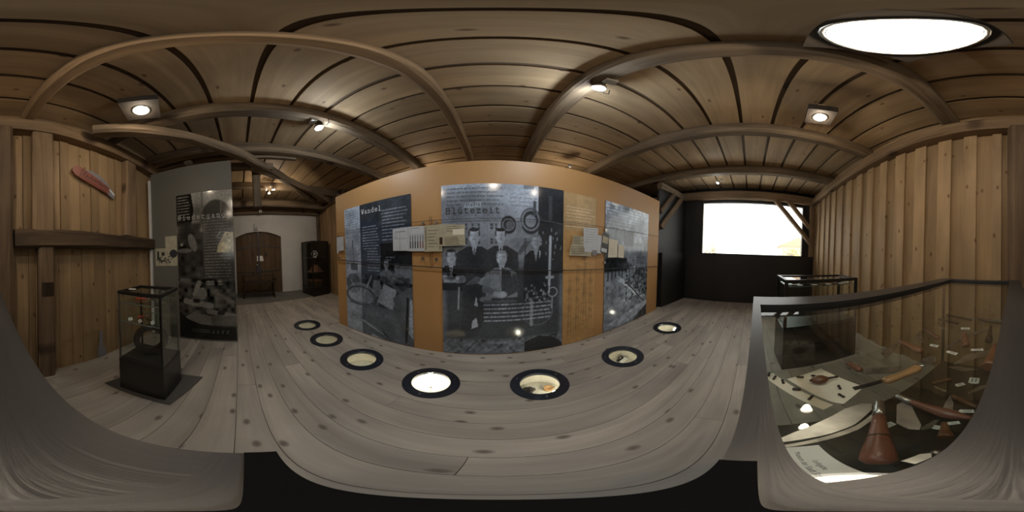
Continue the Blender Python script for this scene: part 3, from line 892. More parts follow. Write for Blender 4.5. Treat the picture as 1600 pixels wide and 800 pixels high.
c.line((0.30, 0.22), (0.62, 0.10), 0.05, 0.30); c.line((0.30, 0.235), (0.62, 0.115), 0.012, 0.05); c.line((0.47, 0.02), (0.74, -0.04), 0.04, 0.28); c.line((0.62, 0.12), (0.70, 0.06), 0.02, 0.05)
c.ell(0.28, 0.58, 0.26, 0.16, 0.4, 0.35, 0.05); c.ring(0.27, 0.56, 0.25, 0.05, 0.07, 0.8, ry=0.5); c.rect(0.06, 0.42, 0.42, 0.47, 0.08, 0.5)
c.noise(0.12, 0.02); c.noise(0.14, 0.12)
e, W = poster(-2.03, -1.03, 1.782, 'tall dark slate poster headed Wandel, with white text and an old photograph', c)
title('Wandel', 0.335, 0.645, 1.64, 0.058, 'whiteink', e, W)

# poster two: Bluetezeit
c = Canvas(1.215, 1.81, base=0.30)
c.grad(1.0, (0.20,) * 3, 1.81, (0.40,) * 3)
c.ell(0.18, 1.55, 0.30, 0.18, 0.20, 0.8, 1.0); c.rect(0.0, 1.77, 1.215, 1.81, 0.40); c.ell(0.75, 1.70, 0.30, 0.2, 0.52, 0.7, 1.0); c.ell(0.62, 1.45, 0.25, 0.25, 0.26, 0.5, 1.0)
c.rect(0.94, 0.9, 1.215, 1.81, 0.045); c.rect(1.05, 1.45, 1.09, 1.72, 0.12, 0.6); c.line((0.95, 1.45), (1.215, 1.42), 0.01, 0.2, 0.6)
c.rect(0.79, 1.77, 0.89, 1.81, 0.12, 0.7)
c.text(0.05, 0.60, 1.76, 5, 0.043, 0.05, 0.85, th=0.018, ragged=0.07)
c.pl([(0.66, 1.70), (0.70, 1.715), (0.75, 1.70), (0.82, 1.72), (0.88, 1.70)], 0.008, 0.2, 0.5)
c.text(0.66, 0.93, 1.665, 3, 0.043, 0.10, 0.55, th=0.016, ragged=0.05)
c.poly([(0.20, 1.60), (0.38, 1.62), (0.38, 1.56), (0.22, 1.55)], 0.5, 0.6)
for k in range(7): c.rect(0.215 + 0.024 * k, 1.565, 0.225 + 0.024 * k, 1.60, 0.1, 0.7)
c.text(0.12, 0.36, 1.475, 1, 0.03, 0.12, 0.5)
for xx in (0.23, 0.29, 0.35, 0.47, 0.51):
    for yy in (1.34, 1.20):
        c.rect(xx, yy, xx + 0.022, yy + 0.055, 0.05, 0.8)
        c.line((xx, yy + 0.027), (xx + 0.022, yy + 0.027), 0.006, 0.3)
c.line((0.44, 0.95), (0.44, 1.8), 0.006, 0.16, 0.6)
c.ell(0.64, 1.385, 0.075, 0.09, 0.04); c.ring(0.64, 1.385, 0.055, 0.01, 0.25, 0.8); c.ell(0.65, 1.38, 0.035, 0.045, 0.12)
c.ell(0.86, 1.43, 0.105, 0.135, 0.05); c.ring(0.86, 1.44, 0.085, 0.016, 0.32, 0.7, ry=1.2); c.ell(0.86, 1.43, 0.055, 0.065, 0.28); c.line((0.90, 1.5), (0.90, 1.63), 0.03, 0.1)
c.ell(0.745, 1.37, 0.03, 0.06, 0.22); c.rect(0.68, 1.05, 0.93, 1.26, 0.22); c.poly([(0.72, 1.10), (0.80, 1.23), (0.86, 1.23), (0.76, 1.09)], 0.12); c.rect(0.80, 1.06, 0.815, 1.26, 0.1)
for k in range(26):
    xx, yy = rng.uniform(0.93, 1.2), rng.uniform(0.72, 1.35)
    c.rect(xx, yy, xx + 0.012, yy + rng.uniform(0.01, 0.05), rng.uniform(0.1, 0.32), 0.8)
c.rect(0.0, 0.16, 1.215, 1.0, 0.05, 0.93, soft=0.12); c.ell(0.12, 1.02, 0.13, 0.12, 0.26, 0.7, 0.6)
person(c, 0.315, 1.275, 0.072, 0.05, 0.48, 0.19, 0.42, 0.05)
person(c, 0.565, 1.275, 0.070, 0.055, 0.42, 0.18, 0.40, 0.03)
person(c, 0.915, 1.225, 0.066, 0.04, 0.38, 0.13, 0.55, 0.22)
c.poly([(0.945, 1.14), (0.965, 1.13), (0.955, 1.05)], 0.4)
c.line((1.06, 0.78), (1.07, 1.28), 0.026, 0.42); c.line((1.03, 0.86), (1.10, 0.86), 0.03, 0.34); c.line((1.06, 0.70), (1.06, 0.80), 0.012, 0.5)
person(c, 0.09, 1.08, 0.066, 0.035, 0.42, 0.14, 0.24, 0.07)
c.line((0.0, 0.86), (0.20, 0.86), 0.07, 0.16); c.noise(0.8, 0.03, (0.0, 0.82, 0.22, 0.92))
c.ell(0.38, 0.86, 0.05, 0.055, 0.27); c.ell(0.36, 0.90, 0.05, 0.03, 0.04); c.line((0.26, 0.80), (0.34, 0.86), 0.06, 0.12)
c.poly([(0.20, 0.80), (0.36, 0.82), (0.42, 0.50), (0.36, 0.30), (0.18, 0.30)], 0.055)
c.line((0.155, 0.55), (0.165, 0.78), 0.012, 0.3); c.poly([(0.31, 0.60), (0.33, 0.70), (0.345, 0.58)], 0.45); c.poly([(0.29, 0.42), (0.33, 0.46), (0.345, 0.36), (0.28, 0.33)], 0.42)
person(c, 0.575, 1.065, 0.066, 0.24, 0.58, 0.155, 0.30, 0.30, beard=True)
c.poly([(0.57, 0.98), (0.66, 0.93), (0.70, 0.72), (0.57, 0.70)], 0.07)
c.line((0.45, 0.90), (0.42, 0.76), 0.07, 0.20); c.line((0.42, 0.76), (0.56, 0.71), 0.06, 0.17); c.line((0.70, 0.88), (0.72, 0.76), 0.06, 0.08); c.line((0.72, 0.76), (0.60, 0.70), 0.06, 0.08)
c.ell(0.575, 0.705, 0.05, 0.035, 0.34); c.ell(0.515, 0.715, 0.026, 0.026, 0.33); c.ell(0.42, 0.66, 0.06, 0.03, 0.22); c.rect(0.40, 0.625, 0.72, 0.65, 0.12)
for k in range(9): c.line((0.44 + 0.03 * k, 0.93 - 0.01 * k), (0.46 + 0.028 * k, 0.78), 0.006, 0.3 if k < 4 else 0.1, 0.6)
c.ring(0.94, 0.50, 0.16, 0.014, 0.2, 0.4); c.line((0.87, 0.35), (0.87, 0.62), 0.035, 0.28, 0.8); c.ring(1.10, 0.70, 0.05, 0.01, 0.4); c.line((1.09, 0.52), (1.095, 0.64), 0.012, 0.35)
for k in range(30):
    xx, yy = rng.uniform(0.80, 1.02), rng.uniform(0.62, 0.80)
    c.ell(xx, yy, 0.012, 0.014, rng.uniform(0.08, 0.35), 0.8)
c.text(0.40, 1.12, 0.60, 5, 0.044, 0.55, 0.85, th=0.018, ragged=0.06)
c.poly([(0, 0.0), (0, 0.21), (0.30, 0.16), (0.80, 0.145), (1.215, 0.16), (1.215, 0)], 0.19); c.noise(0.3, 0.03, (0, 0, 1.215, 0.2)); c.line((0.20, 0.0), (0.31, 0.16), 0.008, 0.03)
c.poly([(0.80, 0.0), (0.80, 0.14), (0.95, 0.20), (1.10, 0.16), (1.215, 0.05), (1.215, 0)], 0.035)
c.noise(0.10, 0.015); c.noise(0.15, 0.15)
e, W = poster(-0.675, 0.54, 1.822, 'large black and white poster headed Blütezeit, old group photograph of workshop men', c)
title('Blütezeit', 0.045, 0.555, 1.500, 0.060, 'ink', e, W)

# strip three: tan technical drawing
c = Canvas(0.44, 1.80, base=(0.40, 0.25, 0.105))
c.rect(0, 1.36, 0.44, 1.80, (0.40, 0.29, 0.155)); c.rect(0.0, 1.36, 0.16, 1.80, (0.37, 0.26, 0.13), 0.7)
c.text(0.03, 0.42, 1.63, 7, 0.037, (0.62, 0.56, 0.46), 0.85, ragged=0.08)
ink = (0.10, 0.06, 0.03)
for k, xx in enumerate((0.07, 0.17, 0.27, 0.36)):
    y0 = 0.12 + 0.05 * k; y1 = (0.85, 0.98, 1.05, 0.92)[k]
    c.line((xx, y0), (xx + 0.01, y1), 0.006, ink, 0.7); c.line((xx + 0.035, y0), (xx + 0.03, y1), 0.005, ink, 0.6)
    for j in range(7):
        yy = y0 + (y1 - y0) * (j + 0.5) / 7
        c.line((xx - 0.03, yy), (xx + 0.05, yy + 0.002), 0.005, ink, 0.55)
        if j % 2: c.rect(xx - 0.012, yy, xx + 0.022, yy + 0.04, ink, 0.22); c.ring(xx + 0.015, yy - 0.02, 0.016, 0.005, ink, 0.6)
c.line((0.22, 0.2), (0.30, 1.0), 0.006, ink, 0.5); c.line((0.34, 0.15), (0.28, 0.75), 0.006, ink, 0.5)
c.ring(0.27, 1.055, 0.018, 0.009, ink, 0.9); c.ring(0.305, 1.09, 0.018, 0.009, ink, 0.9)
c.noise(0.05, 0.03); c.noise(0.05, 0.2)
e, W = poster(0.543, 0.985, 1.812, 'narrow tan poster strip with fine technical line drawings', c, mat='printmatte', tint=(1, 1, 1))

# poster four: road in the woods
c = Canvas(1.0, 1.81, base=0.25)
c.grad(1.25, (0.22,) * 3, 1.81, (0.62,) * 3)
c.noise(0.5, 0.05, (0, 0.9, 0.55, 1.5)); c.ell(0.2, 1.25, 0.35, 0.32, 0.08, 0.8, 0.8); c.ell(0.62, 1.15, 0.3, 0.35, 0.22, 0.8, 0.9)
c.text(0.03, 0.96, 1.765, 7, 0.044, 0.10, 0.75, th=0.018, ragged=0.14)
c.rect(0.36, 1.22, 0.60, 1.44, 0.06, 0.85); c.rect(0.60, 1.28, 0.98, 1.44, 0.42, 0.7); c.rect(0.82, 1.28, 0.98, 1.40, 0.17, 0.7)
c.text(0.58, 0.97, 1.27, 5, 0.04, 0.10, 0.75, ragged=0.12); c.text(0.52, 0.97, 1.05, 9, 0.042, 0.10, 0.75, ragged=0.12)
c.rect(0.0, 0.86, 0.45, 1.05, 0.02, 0.95, soft=0.03); c.rect(0.30, 0.86, 0.5, 0.98, 0.06, 0.8, soft=0.05)
for k in range(5): c.line((0.06 + 0.07 * k, 0.62), (0.07 + 0.07 * k, 0.92), 0.02, 0.03)
c.poly([(0, 0), (0, 0.72), (0.28, 0.80), (0.52, 0.62), (0.86, 0.32), (1, 0.40), (1, 0)], 0.24)
c.poly([(0.25, 0.80), (0.40, 0.72), (0.60, 0.60), (0.90, 0.30), (0.86, 0.28), (0.55, 0.55), (0.33, 0.69), (0.22, 0.74)], 0.44)
c.poly([(0.40, 0.70), (0.62, 0.60), (1.0, 0.36), (1.0, 0.9), (0.7, 0.85), (0.5, 0.80)], 0.15); c.noise(0.6, 0.028, (0.4, 0.36, 1.0, 0.95))
c.line((0.48, 0.66), (0.92, 0.27), 0.022, 0.05); c.poly([(0.05, 0.10), (0.55, 0.22), (1.0, 0.30), (1.0, 0.22), (0.6, 0.05), (0.3, 0)], 0.40)
c.poly([(0.62, 0), (0.80, 0.12), (1.0, 0.22), (1.0, 0)], 0.05); c.rect(0.66, 0.78, 0.80, 0.86, 0.07)
for k in range(7): c.line((0.05 + 0.05 * k, 0.66), (0.22 + 0.07 * k, 0.30 - 0.02 * k), 0.008, 0.12, 0.5)
c.noise(0.14, 0.012); c.noise(0.22, 0.05); c.noise(0.15, 0.2)
e, W = poster(1.135, 2.135, 1.822, 'grey winter road poster at the right end of the orange partition', c)
title('Krieg', 0.20, 0.58, 1.40, 0.062, 'greyink', e, W)

# loose sheets on the wires
def sheet(pts, off, mat, label, marks=None):
    o = MB().prism(pts, 0, 0.0012).build('document_sheet', mat, None, PW(0, 0, off))
    if marks:
        mk = MB()
        for (x0, y0, x1, y1) in marks:
            mk.box(((x0 + x1) / 2, (y0 + y1) / 2, 0.0016), (abs(x1 - x0), abs(y1 - y0), 0.0007))
        mk.build('print_marks', 'greypaint' if mat != 'oldpaper' else 'h_dark', o, PW(0, 0, off))
    return tag(o, label, 'paper', 'documents hung on the partition wires')
def rows(x0, x1, y, n, dy, th=0.004):
    rs = random.Random(int(x0 * 999)); return [(x0, y - k * dy, x1 - rs.uniform(0, 0.05), y - k * dy + th) for k in range(n)]
sheet([(-1.217, 1.160), (-1.03, 1.155), (-1.03, 1.407), (-1.217, 1.400)], 0.028, 'greypaper', 'pale grey plan sheet with faint lines over the Wandel poster', [(-1.19, 1.36, -1.06, 1.368), (-1.13, 1.16, -1.127, 1.35), (-1.2, 1.285, -1.04, 1.288)] + rows(-1.20, -1.14, 1.34, 3, 0.02))
k6 = sheet([(-1.028, 1.152), (-0.852, 1.150), (-0.846, 1.404), (-1.028, 1.409)], 0.027, 'greypaper', 'white sheet picturing a row of six pocket knives', [(-1.0, 1.385, -0.90, 1.39)])
for k in range(6):
    x = -1.005 + 0.028 * k
    MB().box((x, 1.215, 0.002), (0.011, 0.07, 0.0012)).build('knife_picture_handle', 'ink' if k < 4 else 'h_red', k6, PW(0, 0, 0.027))
    MB().prism([(x - 0.005, 1.25), (x + 0.005, 1.25), (x + 0.008, 1.30), (x - 0.004, 1.335), (x - 0.006, 1.29)], 0.0014, 0.0022).build('knife_picture_blade', 'greypaint', k6, PW(0, 0, 0.027))
sheet([(-0.85, 1.143), (-0.668, 1.146), (-0.668, 1.41), (-0.85, 1.405)], 0.029, 'oldpaper', 'aged tan certificate sheet beside the six knives picture', rows(-0.81, -0.70, 1.35, 6, 0.032) + [(-0.835, 1.16, -0.83, 1.39), (-0.69, 1.16, -0.685, 1.39)])
sheet([(-0.70, 1.29), (-0.445, 1.30), (-0.445, 1.395), (-0.70, 1.41)], 0.031, 'oldpaper', 'upper aged tan letter overlapping the Blütezeit poster', rows(-0.62, -0.50, 1.38, 3, 0.022))
sheet([(-0.56, 1.30), (-0.45, 1.30), (-0.45, 1.355), (-0.56, 1.355)], 0.033, 'paper', 'small cream slip pinned on the aged letters')
sheet([(-0.70, 1.195), (-0.44, 1.20), (-0.445, 1.30), (-0.70, 1.295)], 0.035, 'oldpaper', 'lower aged tan letterhead overlapping the Blütezeit poster', rows(-0.64, -0.48, 1.275, 5, 0.016) + [(-0.69, 1.21, -0.66, 1.28)])
sheet([(-2.20, 1.15), (-2.17, 1.135), (-2.155, 1.18), (-2.04, 1.19), (-2.04, 1.385), (-2.20, 1.392)], 0.027, 'greypaper', 'white sheet hung at the left end of the partition')
sheet([(0.64, 1.20), (0.80, 1.195), (0.80, 1.31), (0.655, 1.32)], 0.028, 'oldpaper', 'upper pale tan slip on the tan drawing strip', rows(0.66, 0.79, 1.30, 5, 0.018))
sheet([(0.605, 1.10), (0.90, 1.085), (0.90, 1.20), (0.625, 1.215)], 0.030, 'oldpaper', 'wide lower tan slip on the tan drawing strip', rows(0.63, 0.86, 1.19, 5, 0.018))
sheet([(0.79, 1.19), (0.995, 1.175), (0.995, 1.43), (0.785, 1.41)], 0.032, 'greypaper', 'pale grey folded letter above the tan slips', rows(0.81, 0.97, 1.40, 6, 0.03))
sheet([(0.80, 1.14), (1.05, 1.12), (1.055, 1.34), (0.99, 1.345), (0.99, 1.18), (0.80, 1.20)], 0.034, 'greypaper', 'second pale grey letter below the folded one')
ph = sheet([(1.035, 1.14), (1.145, 1.115), (1.185, 1.365), (1.075, 1.39)], 0.036, 'black', 'dark framed photo card tilted beside the road poster')
MB().prism([(1.046, 1.148), (1.14, 1.128), (1.147, 1.175), (1.053, 1.193)], 0.0014, 0.002).build('photo_caption', 'greypaper', ph, PW(0, 0, 0.036))
MB().prism([(1.062, 1.26), (1.158, 1.24), (1.172, 1.32), (1.077, 1.345)], 0.0014, 0.002).build('photo_picture', 'oldpaper', ph, PW(0, 0, 0.036))
sheet([(1.175, 1.07), (1.345, 1.07), (1.35, 1.30), (1.185, 1.313)], 0.028, 'paper', 'larger cream card on the winter road poster', rows(1.20, 1.33, 1.28, 8, 0.024, 0.002))
sheet([(1.36, 1.07), (1.48, 1.06), (1.485, 1.235), (1.365, 1.248)], 0.028, 'paper', 'smaller cream card on the winter road poster', rows(1.38, 1.47, 1.22, 6, 0.024, 0.002))
sheet([(0.91, 1.10), (0.98, 1.10), (0.98, 1.16), (0.91, 1.16)], 0.037, 'greypaint', 'small grey stamp-sized photo on the letters')

# ------------------------------------------------------------------ grey panel on the left with its poster
GD = az(-4); GN = V((GD.y, -GD.x, 0)); G0 = V((-1.982, -0.267, 0))
def GW(s, z, off=0.0): return fr(GD, GN, G0 + GD * s + GN * off + V((0, 0, z)))
gp = empty('exhibition_screen', G0 - GD * 0.5, 'tall grey exhibition screen standing across the room behind the glass showcase', 'panel')
MB().box((-0.565, 1.245, -0.035), (1.13, 2.49, 0.07)).build('panel', 'greypanel', gp, GW(0, 0))
MB().box((-1.147, 1.2, -0.02), (0.03, 2.35, 0.10)).build('edge_profile', 'plaster', gp, GW(0, 0))
c = Canvas(0.735, 2.0, base=0.07)
c.rect(0, 1.45, 0.735, 2.0, 0.30); c.grad(1.5, (0.20,) * 3, 2.0, (0.42,) * 3); c.ell(0.3, 1.68, 0.12, 0.12, 0.14, 0.7, 1.0); c.rect(0.34, 1.7, 0.37, 2.0, 0.2, 0.8)
c.ell(0.53, 1.62, 0.19, 0.25, 0.07); c.rect(0.34, 1.3, 0.735, 1.62, 0.12, 0.8, soft=0.05); c.line((0.58, 1.60), (0.60, 1.86), 0.012, 0.24, 0.7)
c.poly([(0, 1.55), (0, 2.0), (0.21, 2.0), (0.24, 1.75), (0.20, 1.55)], 0.012); c.text(0.015, 0.20, 1.955, 8, 0.042, 0.42, 0.9, th=0.016, ragged=0.05)
c.rect(0, 0.9, 0.34, 1.58, 0.05, 0.9, soft=0.05); c.noise(0.5, 0.07, (0, 0.8, 0.34, 1.6)); c.ell(0.21, 1.32, 0.05, 0.12, 0.25, 0.8, ang=0.3); c.ell(0.10, 1.22, 0.10, 0.03, 0.24, 0.7); c.ell(0.06, 1.30, 0.02, 0.02, 0.3)
c.text(0.36, 0.70, 1.62, 21, 0.037, 0.40, 0.75, th=0.015, ragged=0.04); c.text(0.36, 0.70, 0.82, 5, 0.037, 0.40, 0.8, th=0.015, ragged=0.1)
c.poly([(0.52, 1.18), (0.54, 1.27), (0.63, 1.43), (0.735, 1.43), (0.735, 1.18)], (0.52, 0.47, 0.34)); c.noise(0.22, 0.04, (0.52, 1.18, 0.735, 1.43)); c.ell(0.66, 1.40, 0.012, 0.012, 0.05); c.line((0.53, 1.38), (0.57, 1.43), 0.02, 0.35)
c.rect(0, 0.40, 0.735, 0.78, 0.10, 0.9, soft=0.1); c.noise(0.7, 0.05, (0, 0.38, 0.735, 0.85))
c.line((0.22, 0.65), (0.28, 0.80), 0.06, 0.30); c.line((0.10, 0.55), (0.42, 0.50), 0.08, 0.28); c.ell(0.32, 0.66, 0.06, 0.08, 0.26); c.ell(0.24, 0.56, 0.05, 0.03, 0.03); c.line((0.45, 0.70), (0.70, 0.55), 0.05, 0.2); c.line((0.40, 0.42), (0.72, 0.36), 0.06, 0.22); c.ell(0.55, 0.40, 0.05, 0.03, 0.04)
c.poly([(0.05, 0.30), (0.20, 0.40), (0.45, 0.34), (0.47, 0.22), (0.2, 0.24)], 0.22); c.rect(0.42, 0.22, 0.735, 0.36, 0.13)
c.poly([(0, 0), (0, 0.40), (0.10, 0.30), (0.30, 0.22), (0.735, 0.20), (0.735, 0)], 0.014)
c.text(0.17, 0.42, 0.145, 2, 0.03, 0.30, 0.7, ragged=0.03)
for k in range(4): c.rect(0.43 + 0.06 * k, 0.10, 0.45 + 0.06 * k, 0.112, 0.4, 0.8); c.rect(0.43 + 0.06 * k, 0.135, 0.46 + 0.06 * k, 0.143, 0.4, 0.8)
c.noise(0.12, 0.015); c.noise(0.15, 0.15)
e, W = poster(-0.735, 0.0, 2.035, 'tall black and sepia poster headed Niedergang on the grey panel', c, z0=0.03, W=GW(-0.735, 0.03), tint=(0.62, 0.59, 0.52))
title('Niedergang', 0.02, 0.64, 1.63, 0.060, 'greyink', e, W)
def gsheet(x0, y0, x1, y1, mat, label, marks=None):
    o = MB().box(((x0 + x1) / 2, (y0 + y1) / 2, 0.001), (x1 - x0, y1 - y0, 0.002)).build('postcard', mat, None, GW(0, 0, 0.0005))
    if marks: marks.build('card_picture', 'ink', o, GW(0, 0, 0.0005))
    return tag(o, label, 'card', 'cards on the grey panel')
rs = random.Random(3)
mk = MB()
for k in range(46):
    x, y = rs.uniform(-1.06, -0.78), rs.uniform(1.085, 1.19); r_ = rs.uniform(0.006, 0.018)
    mk.prism([(x + r_ * math.cos(a) * rs.uniform(.5, 1.2), y + r_ * math.sin(a) * rs.uniform(.5, 1.2)) for a in (0, 1, 2, 3, 4, 5)], 0.0021, 0.0028)
mk.prism([(-0.80 + 0.06 * math.cos(a * 0.4), 1.22 + 0.055 * math.sin(a * 0.4)) for a in range(15)], 0.0021, 0.0026)
mk.box((-1.04, 1.2, 0.0024), (0.03, 0.12, 0.0006)).box((-0.96, 1.22, 0.0024), (0.05, 0.05, 0.0006))
gsheet(-1.085, 1.055, -0.745, 1.30, 'oldpaper', 'wide tan engraving sheet left of the Niedergang poster', mk)
gsheet(-0.92, 1.302, -0.745, 1.46, 'oldpaper', 'plain tan card above the engraving sheet')
gsheet(-1.085, 1.302, -0.925, 1.45, 'greypanel', 'plain grey card beside the tan card')

# ------------------------------------------------------------------ showcases
def showcase(name, label, O, A, B, la, lb, base_h, top, frame_w, shelves, base_mat='black', frame_mat='black', post=0.022, post_mats=None, side_th=0.03, base_out=0.0, cat='showcase', shelf_mat='shelfglass', backs=()):
    """rectangular glass case: O one corner, A and B unit vectors along its two sides"""
    O, A, B = V(O), V(A).normalized(), V(B).normalized()
    if A.cross(B).z < 0:
        O2 = O + A * la; A2 = -A                      # keep the frame right handed
        Wl = fr(A2, (0, 0, 1), O2)
    else:
        Wl = fr(A, (0, 0, 1), O)
    e = empty(name, Wl.translation + Wl.to_3x3() @ V((la / 2, lb / 2, 0)), label, cat)
    bo = base_out
    MB().box((la / 2, lb / 2, base_h / 2), (la + 2 * bo, lb + 2 * bo, base_h)).build('base', base_mat, e, Wl)
    MB().box((la / 2, lb / 2, base_h + 0.006), (la - 0.05, lb - 0.05, 0.012)).build('floor_board', base_mat, e, Wl)
    z0, z1 = base_h + 0.0005, top - side_th
    pm = post_mats or ['blackmetal'] * 4
    for k, (x, y) in enumerate(((0, 0), (1, 0), (1, 1), (0, 1))):
        MB().box((post / 2 + x * (la - post), post / 2 + y * (lb - post), (z0 + z1) / 2), (post, post, z1 - z0)).build('corner_post', pm[k], e, Wl)
    g = 0.005
    for kk, (cx, cy, dx, dy) in enumerate(((la / 2, post / 2, la - 2 * post, g), (la / 2, lb - post / 2, la - 2 * post, g), (post / 2, lb / 2, g, lb - 2 * post), (la - post / 2, lb / 2, g, lb - 2 * post))):
        MB().box((cx, cy, (z0 + z1) / 2), (dx, dy, z1 - z0)).build('back_panel' if kk in backs else 'glass_pane', 'black' if kk in backs else 'glass', e, Wl)
    f = frame_w if isinstance(frame_w, (list, tuple)) else [frame_w] * 4
    zc = (z1 + top) / 2
    for (x0, x1, y0, y1) in ((0, la, 0, f[0]), (0, la, lb - f[1], lb), (0, f[2], f[0], lb - f[1]), (la - f[3], la, f[0], lb - f[1])):
        ln = max(x1 - x0, y1 - y0)
        if x1 - x0 > y1 - y0: Wf = Wl @ T((x0 + x1) / 2, (y0 + y1) / 2, zc); d = (x1 - x0, y1 - y0, side_th)
        else: Wf = Wl @ T((x0 + x1) / 2, (y0 + y1) / 2, zc) @ Matrix.Rotation(math.pi / 2, 4, 'Z'); d = (y1 - y0, x1 - x0, side_th)
        MB().box((0, 0, 0), d).build('top_frame', frame_mat, e, Wf)
    MB().box(((f[2] + la - f[3]) / 2, (f[0] + lb - f[1]) / 2, top - 0.012), (la - f[2] - f[3] - 0.001, lb - f[0] - f[1] - 0.001, g)).build('top_glass', 'glass', e, Wl)
    for z in shelves:
        sh = MB().box((la / 2, lb / 2, z), (la - 2 * post - 0.002, lb - 2 * post - 0.002, 0.006)).build('glass_shelf', shelf_mat, e, Wl)
        for yy in (post + 0.003, lb - post - 0.003):
            MB().box((la / 2, yy, z), (la - 2 * post - 0.004, 0.003, 0.0075)).build('shelf_edge', 'glassedge', sh, Wl)
    return e, Wl

# near showcase: the camera stands over its front left corner
VR = V((0.9976, 0.0698, 0)); VB = V((0.0698, -0.9976, 0))
def vt(a, c_, z): return VR * a + VB * c_ + V((0, 0, z))
TOPZ = 1.04
near, WN = showcase('showcase', 'nearest glass showcase with wide dark grey frame, filled with old tools', vt(-0.042, 0.955, 0), VR, -VB, 0.470, 0.959, 0.415, TOPZ, [0.055, 0.016, 0.060, 0.072], [0.795], frame_mat='board', post=0.014)
# added black strip on its frame corner, stands for the darkness under the camera
MB().box((0.0385, 0.9553, TOPZ + 0.0006), (0.077, 0.0084, 0.0012)).build('added_dark_strip', 'blackmatte', near, WN)
SZ = 0.7985; PZ = 0.4272                          # top of the glass shelf, top of the floor board

# left showcase
A_ = V((-0.764 + 0.807, -0.88 + 0.544, 0)); B_ = V((-1.102 + 0.807, -0.528 + 0.544, 0))
sc2, W2 = showcase('showcase', 'small square glass showcase on black base before the grey panel', (-0.807, -0.544, 0), A_, B_, 0.338, 0.298, 0.362, 0.93, 0.022, [0.845, 0.70], post=0.012, post_mats=['alu', 'black', 'alu', 'black'], side_th=0.022)
matx = MB().prism([(-0.715, -1.0), (-0.775, -0.495), (-1.20, -0.445), (-1.14, -0.96)], 0.0005, 0.007).build('floor_mat', 'mat')
tag(matx, 'dark grey mat under the small square showcase', 'mat')
# second showcase by the rear wall
sc3, W3 = showcase('showcase', 'low black framed glass showcase beside the rear wall near the window', (1.372, -0.155, 0), (0.11, -0.764, 0), (0.764, 0.11, 0), 0.77, 0.36, 0.48, 0.95, 0.03, [0.885], post=0.026)
# far black cabinet
F_ = V((-4.016, 1.442, 0))
sc4, W4 = showcase('display_cabinet', 'tall black glazed cabinet standing by the white end wall', F_, V((-0.55, -0.135, 0)), V((-0.135, 0.55, 0)), 0.56, 0.55, 0.20, 1.50, 0.03, [1.05, 0.65], post=0.03, cat='cabinet', side_th=0.04, backs=(1, 2))

# ------------------------------------------------------------------ tools in the near showcase
def tool_empty(name, loc, label, cat, group='tools in the nearest showcase'):
    return empty(name, loc, label, cat, group)
def clampx(p):
    lim = 0.404 + 0.0735 * (-p[1])
    lo = -0.016 + 0.0735 * (-p[1])
    return (min(max(p[0], lo), lim), max(p[1], -0.893))
HP = {
 'knife': [(0, .55), (.04, .8), (.15, .85), (.45, .75), (.75, .95), (.92, 1.0), (.98, .8), (1.0, .35)],
 'bulb': [(0, .6), (.05, .75), (.35, .8), (.6, .8), (.8, 1.0), (.93, .95), (.99, .6), (1, .2)],
 'ridged': [(0, .5), (.1, .75), (.4, .8), (.55, .75), (.62, .95), (.66, .72), (.72, .97), (.76, .74), (.82, 1.0), (.93, 1.0), (1, .4)],
 'straight': [(0, .8), (.03, .9), (.5, 1), (.97, .9), (1, .7)],
 'flare': [(0, .45), (.1, .5), (.5, .7), (.85, 1.0), (1, 1.05)],
 'spindle': [(0, .55), (.12, .6), (.25, .68), (.5, .9), (.62, 1.0), (.75, .95), (.9, .55), (1, .3)],
}
def handle(p, q, z, r, prof, mat, parent, name='handle', squash=0.8, seg=14):
    p, q = V((p[0], p[1], 0)), V((q[0], q[1], 0))
    L = (q - p).length; r = r * 1.25
    W = fr(q - p, (0, 0, 1), p + V((0, 0, z + r * squash)))
    return MB().lathe([(a * L, b * r) for a, b in HP[prof]], seg, None, 'X', squash).build(name, mat, parent, W)
def blade(pts, z, parent, mat='steel', th=0.0022, name='blade'):
    c_ = V((sum(p[0] for p in pts) / len(pts), sum(p[1] for p in pts) / len(pts), z))
    return MB().prism([(p[0] - c_.x, p[1] - c_.y) for p in pts], 0, th).build(name, mat, parent, T(*c_))
def tool(name, label, cat, z, h=None, blades=(), group='tools in the nearest showcase', tip=None):
    loc = h[0] if h else blades[0][0][0]
    loc = clampx(loc)
    e = tool_empty(name, (loc[0], loc[1], z), label, cat, group)
    for b in blades:
        blade([clampx(p) for p in b[0]], z + b[2] if len(b) > 2 else z + 0.0004, e, b[1])
    if h:
        handle(clampx(h[0]), clampx(h[1]), z + 0.0004, h[2], h[3], h[4], e)
    if tip:
        handle(clampx(tip[0]), clampx(tip[1]), z + 0.0004, tip[2], 'straight', tip[3], e, 'ferrule')
    return e

# lender's card
Wc = Matrix()
cp = [(0.145, -0.019), (0.147, -0.059), (0.055, -0.060), (0.059, -0.022)]
crd = MB().prism([(-0.045, -0.020), (0.045, -0.020), (0.045, 0.020), (-0.045, 0.020)], 0, 0.0012).build('lender_card', 'white', None, fr((-0.999, -0.02, 0), (0, 0, 1), (0.101, -0.040, SZ + 0.0004)))
tag(crd, 'white card lettered Leihgabe Museum der Stadt Steyr', 'card')
sans('Leihgabe', 0.0066, 'lettering', 'ink', crd, WMX[crd.name] @ T(0.002, 0.003, 0.0014), 'CENTER')
sans('Museum der Stadt Steyr', 0.0066, 'lettering', 'ink', crd, WMX[crd.name] @ T(0.0, -0.0055, 0.0014), 'CENTER')

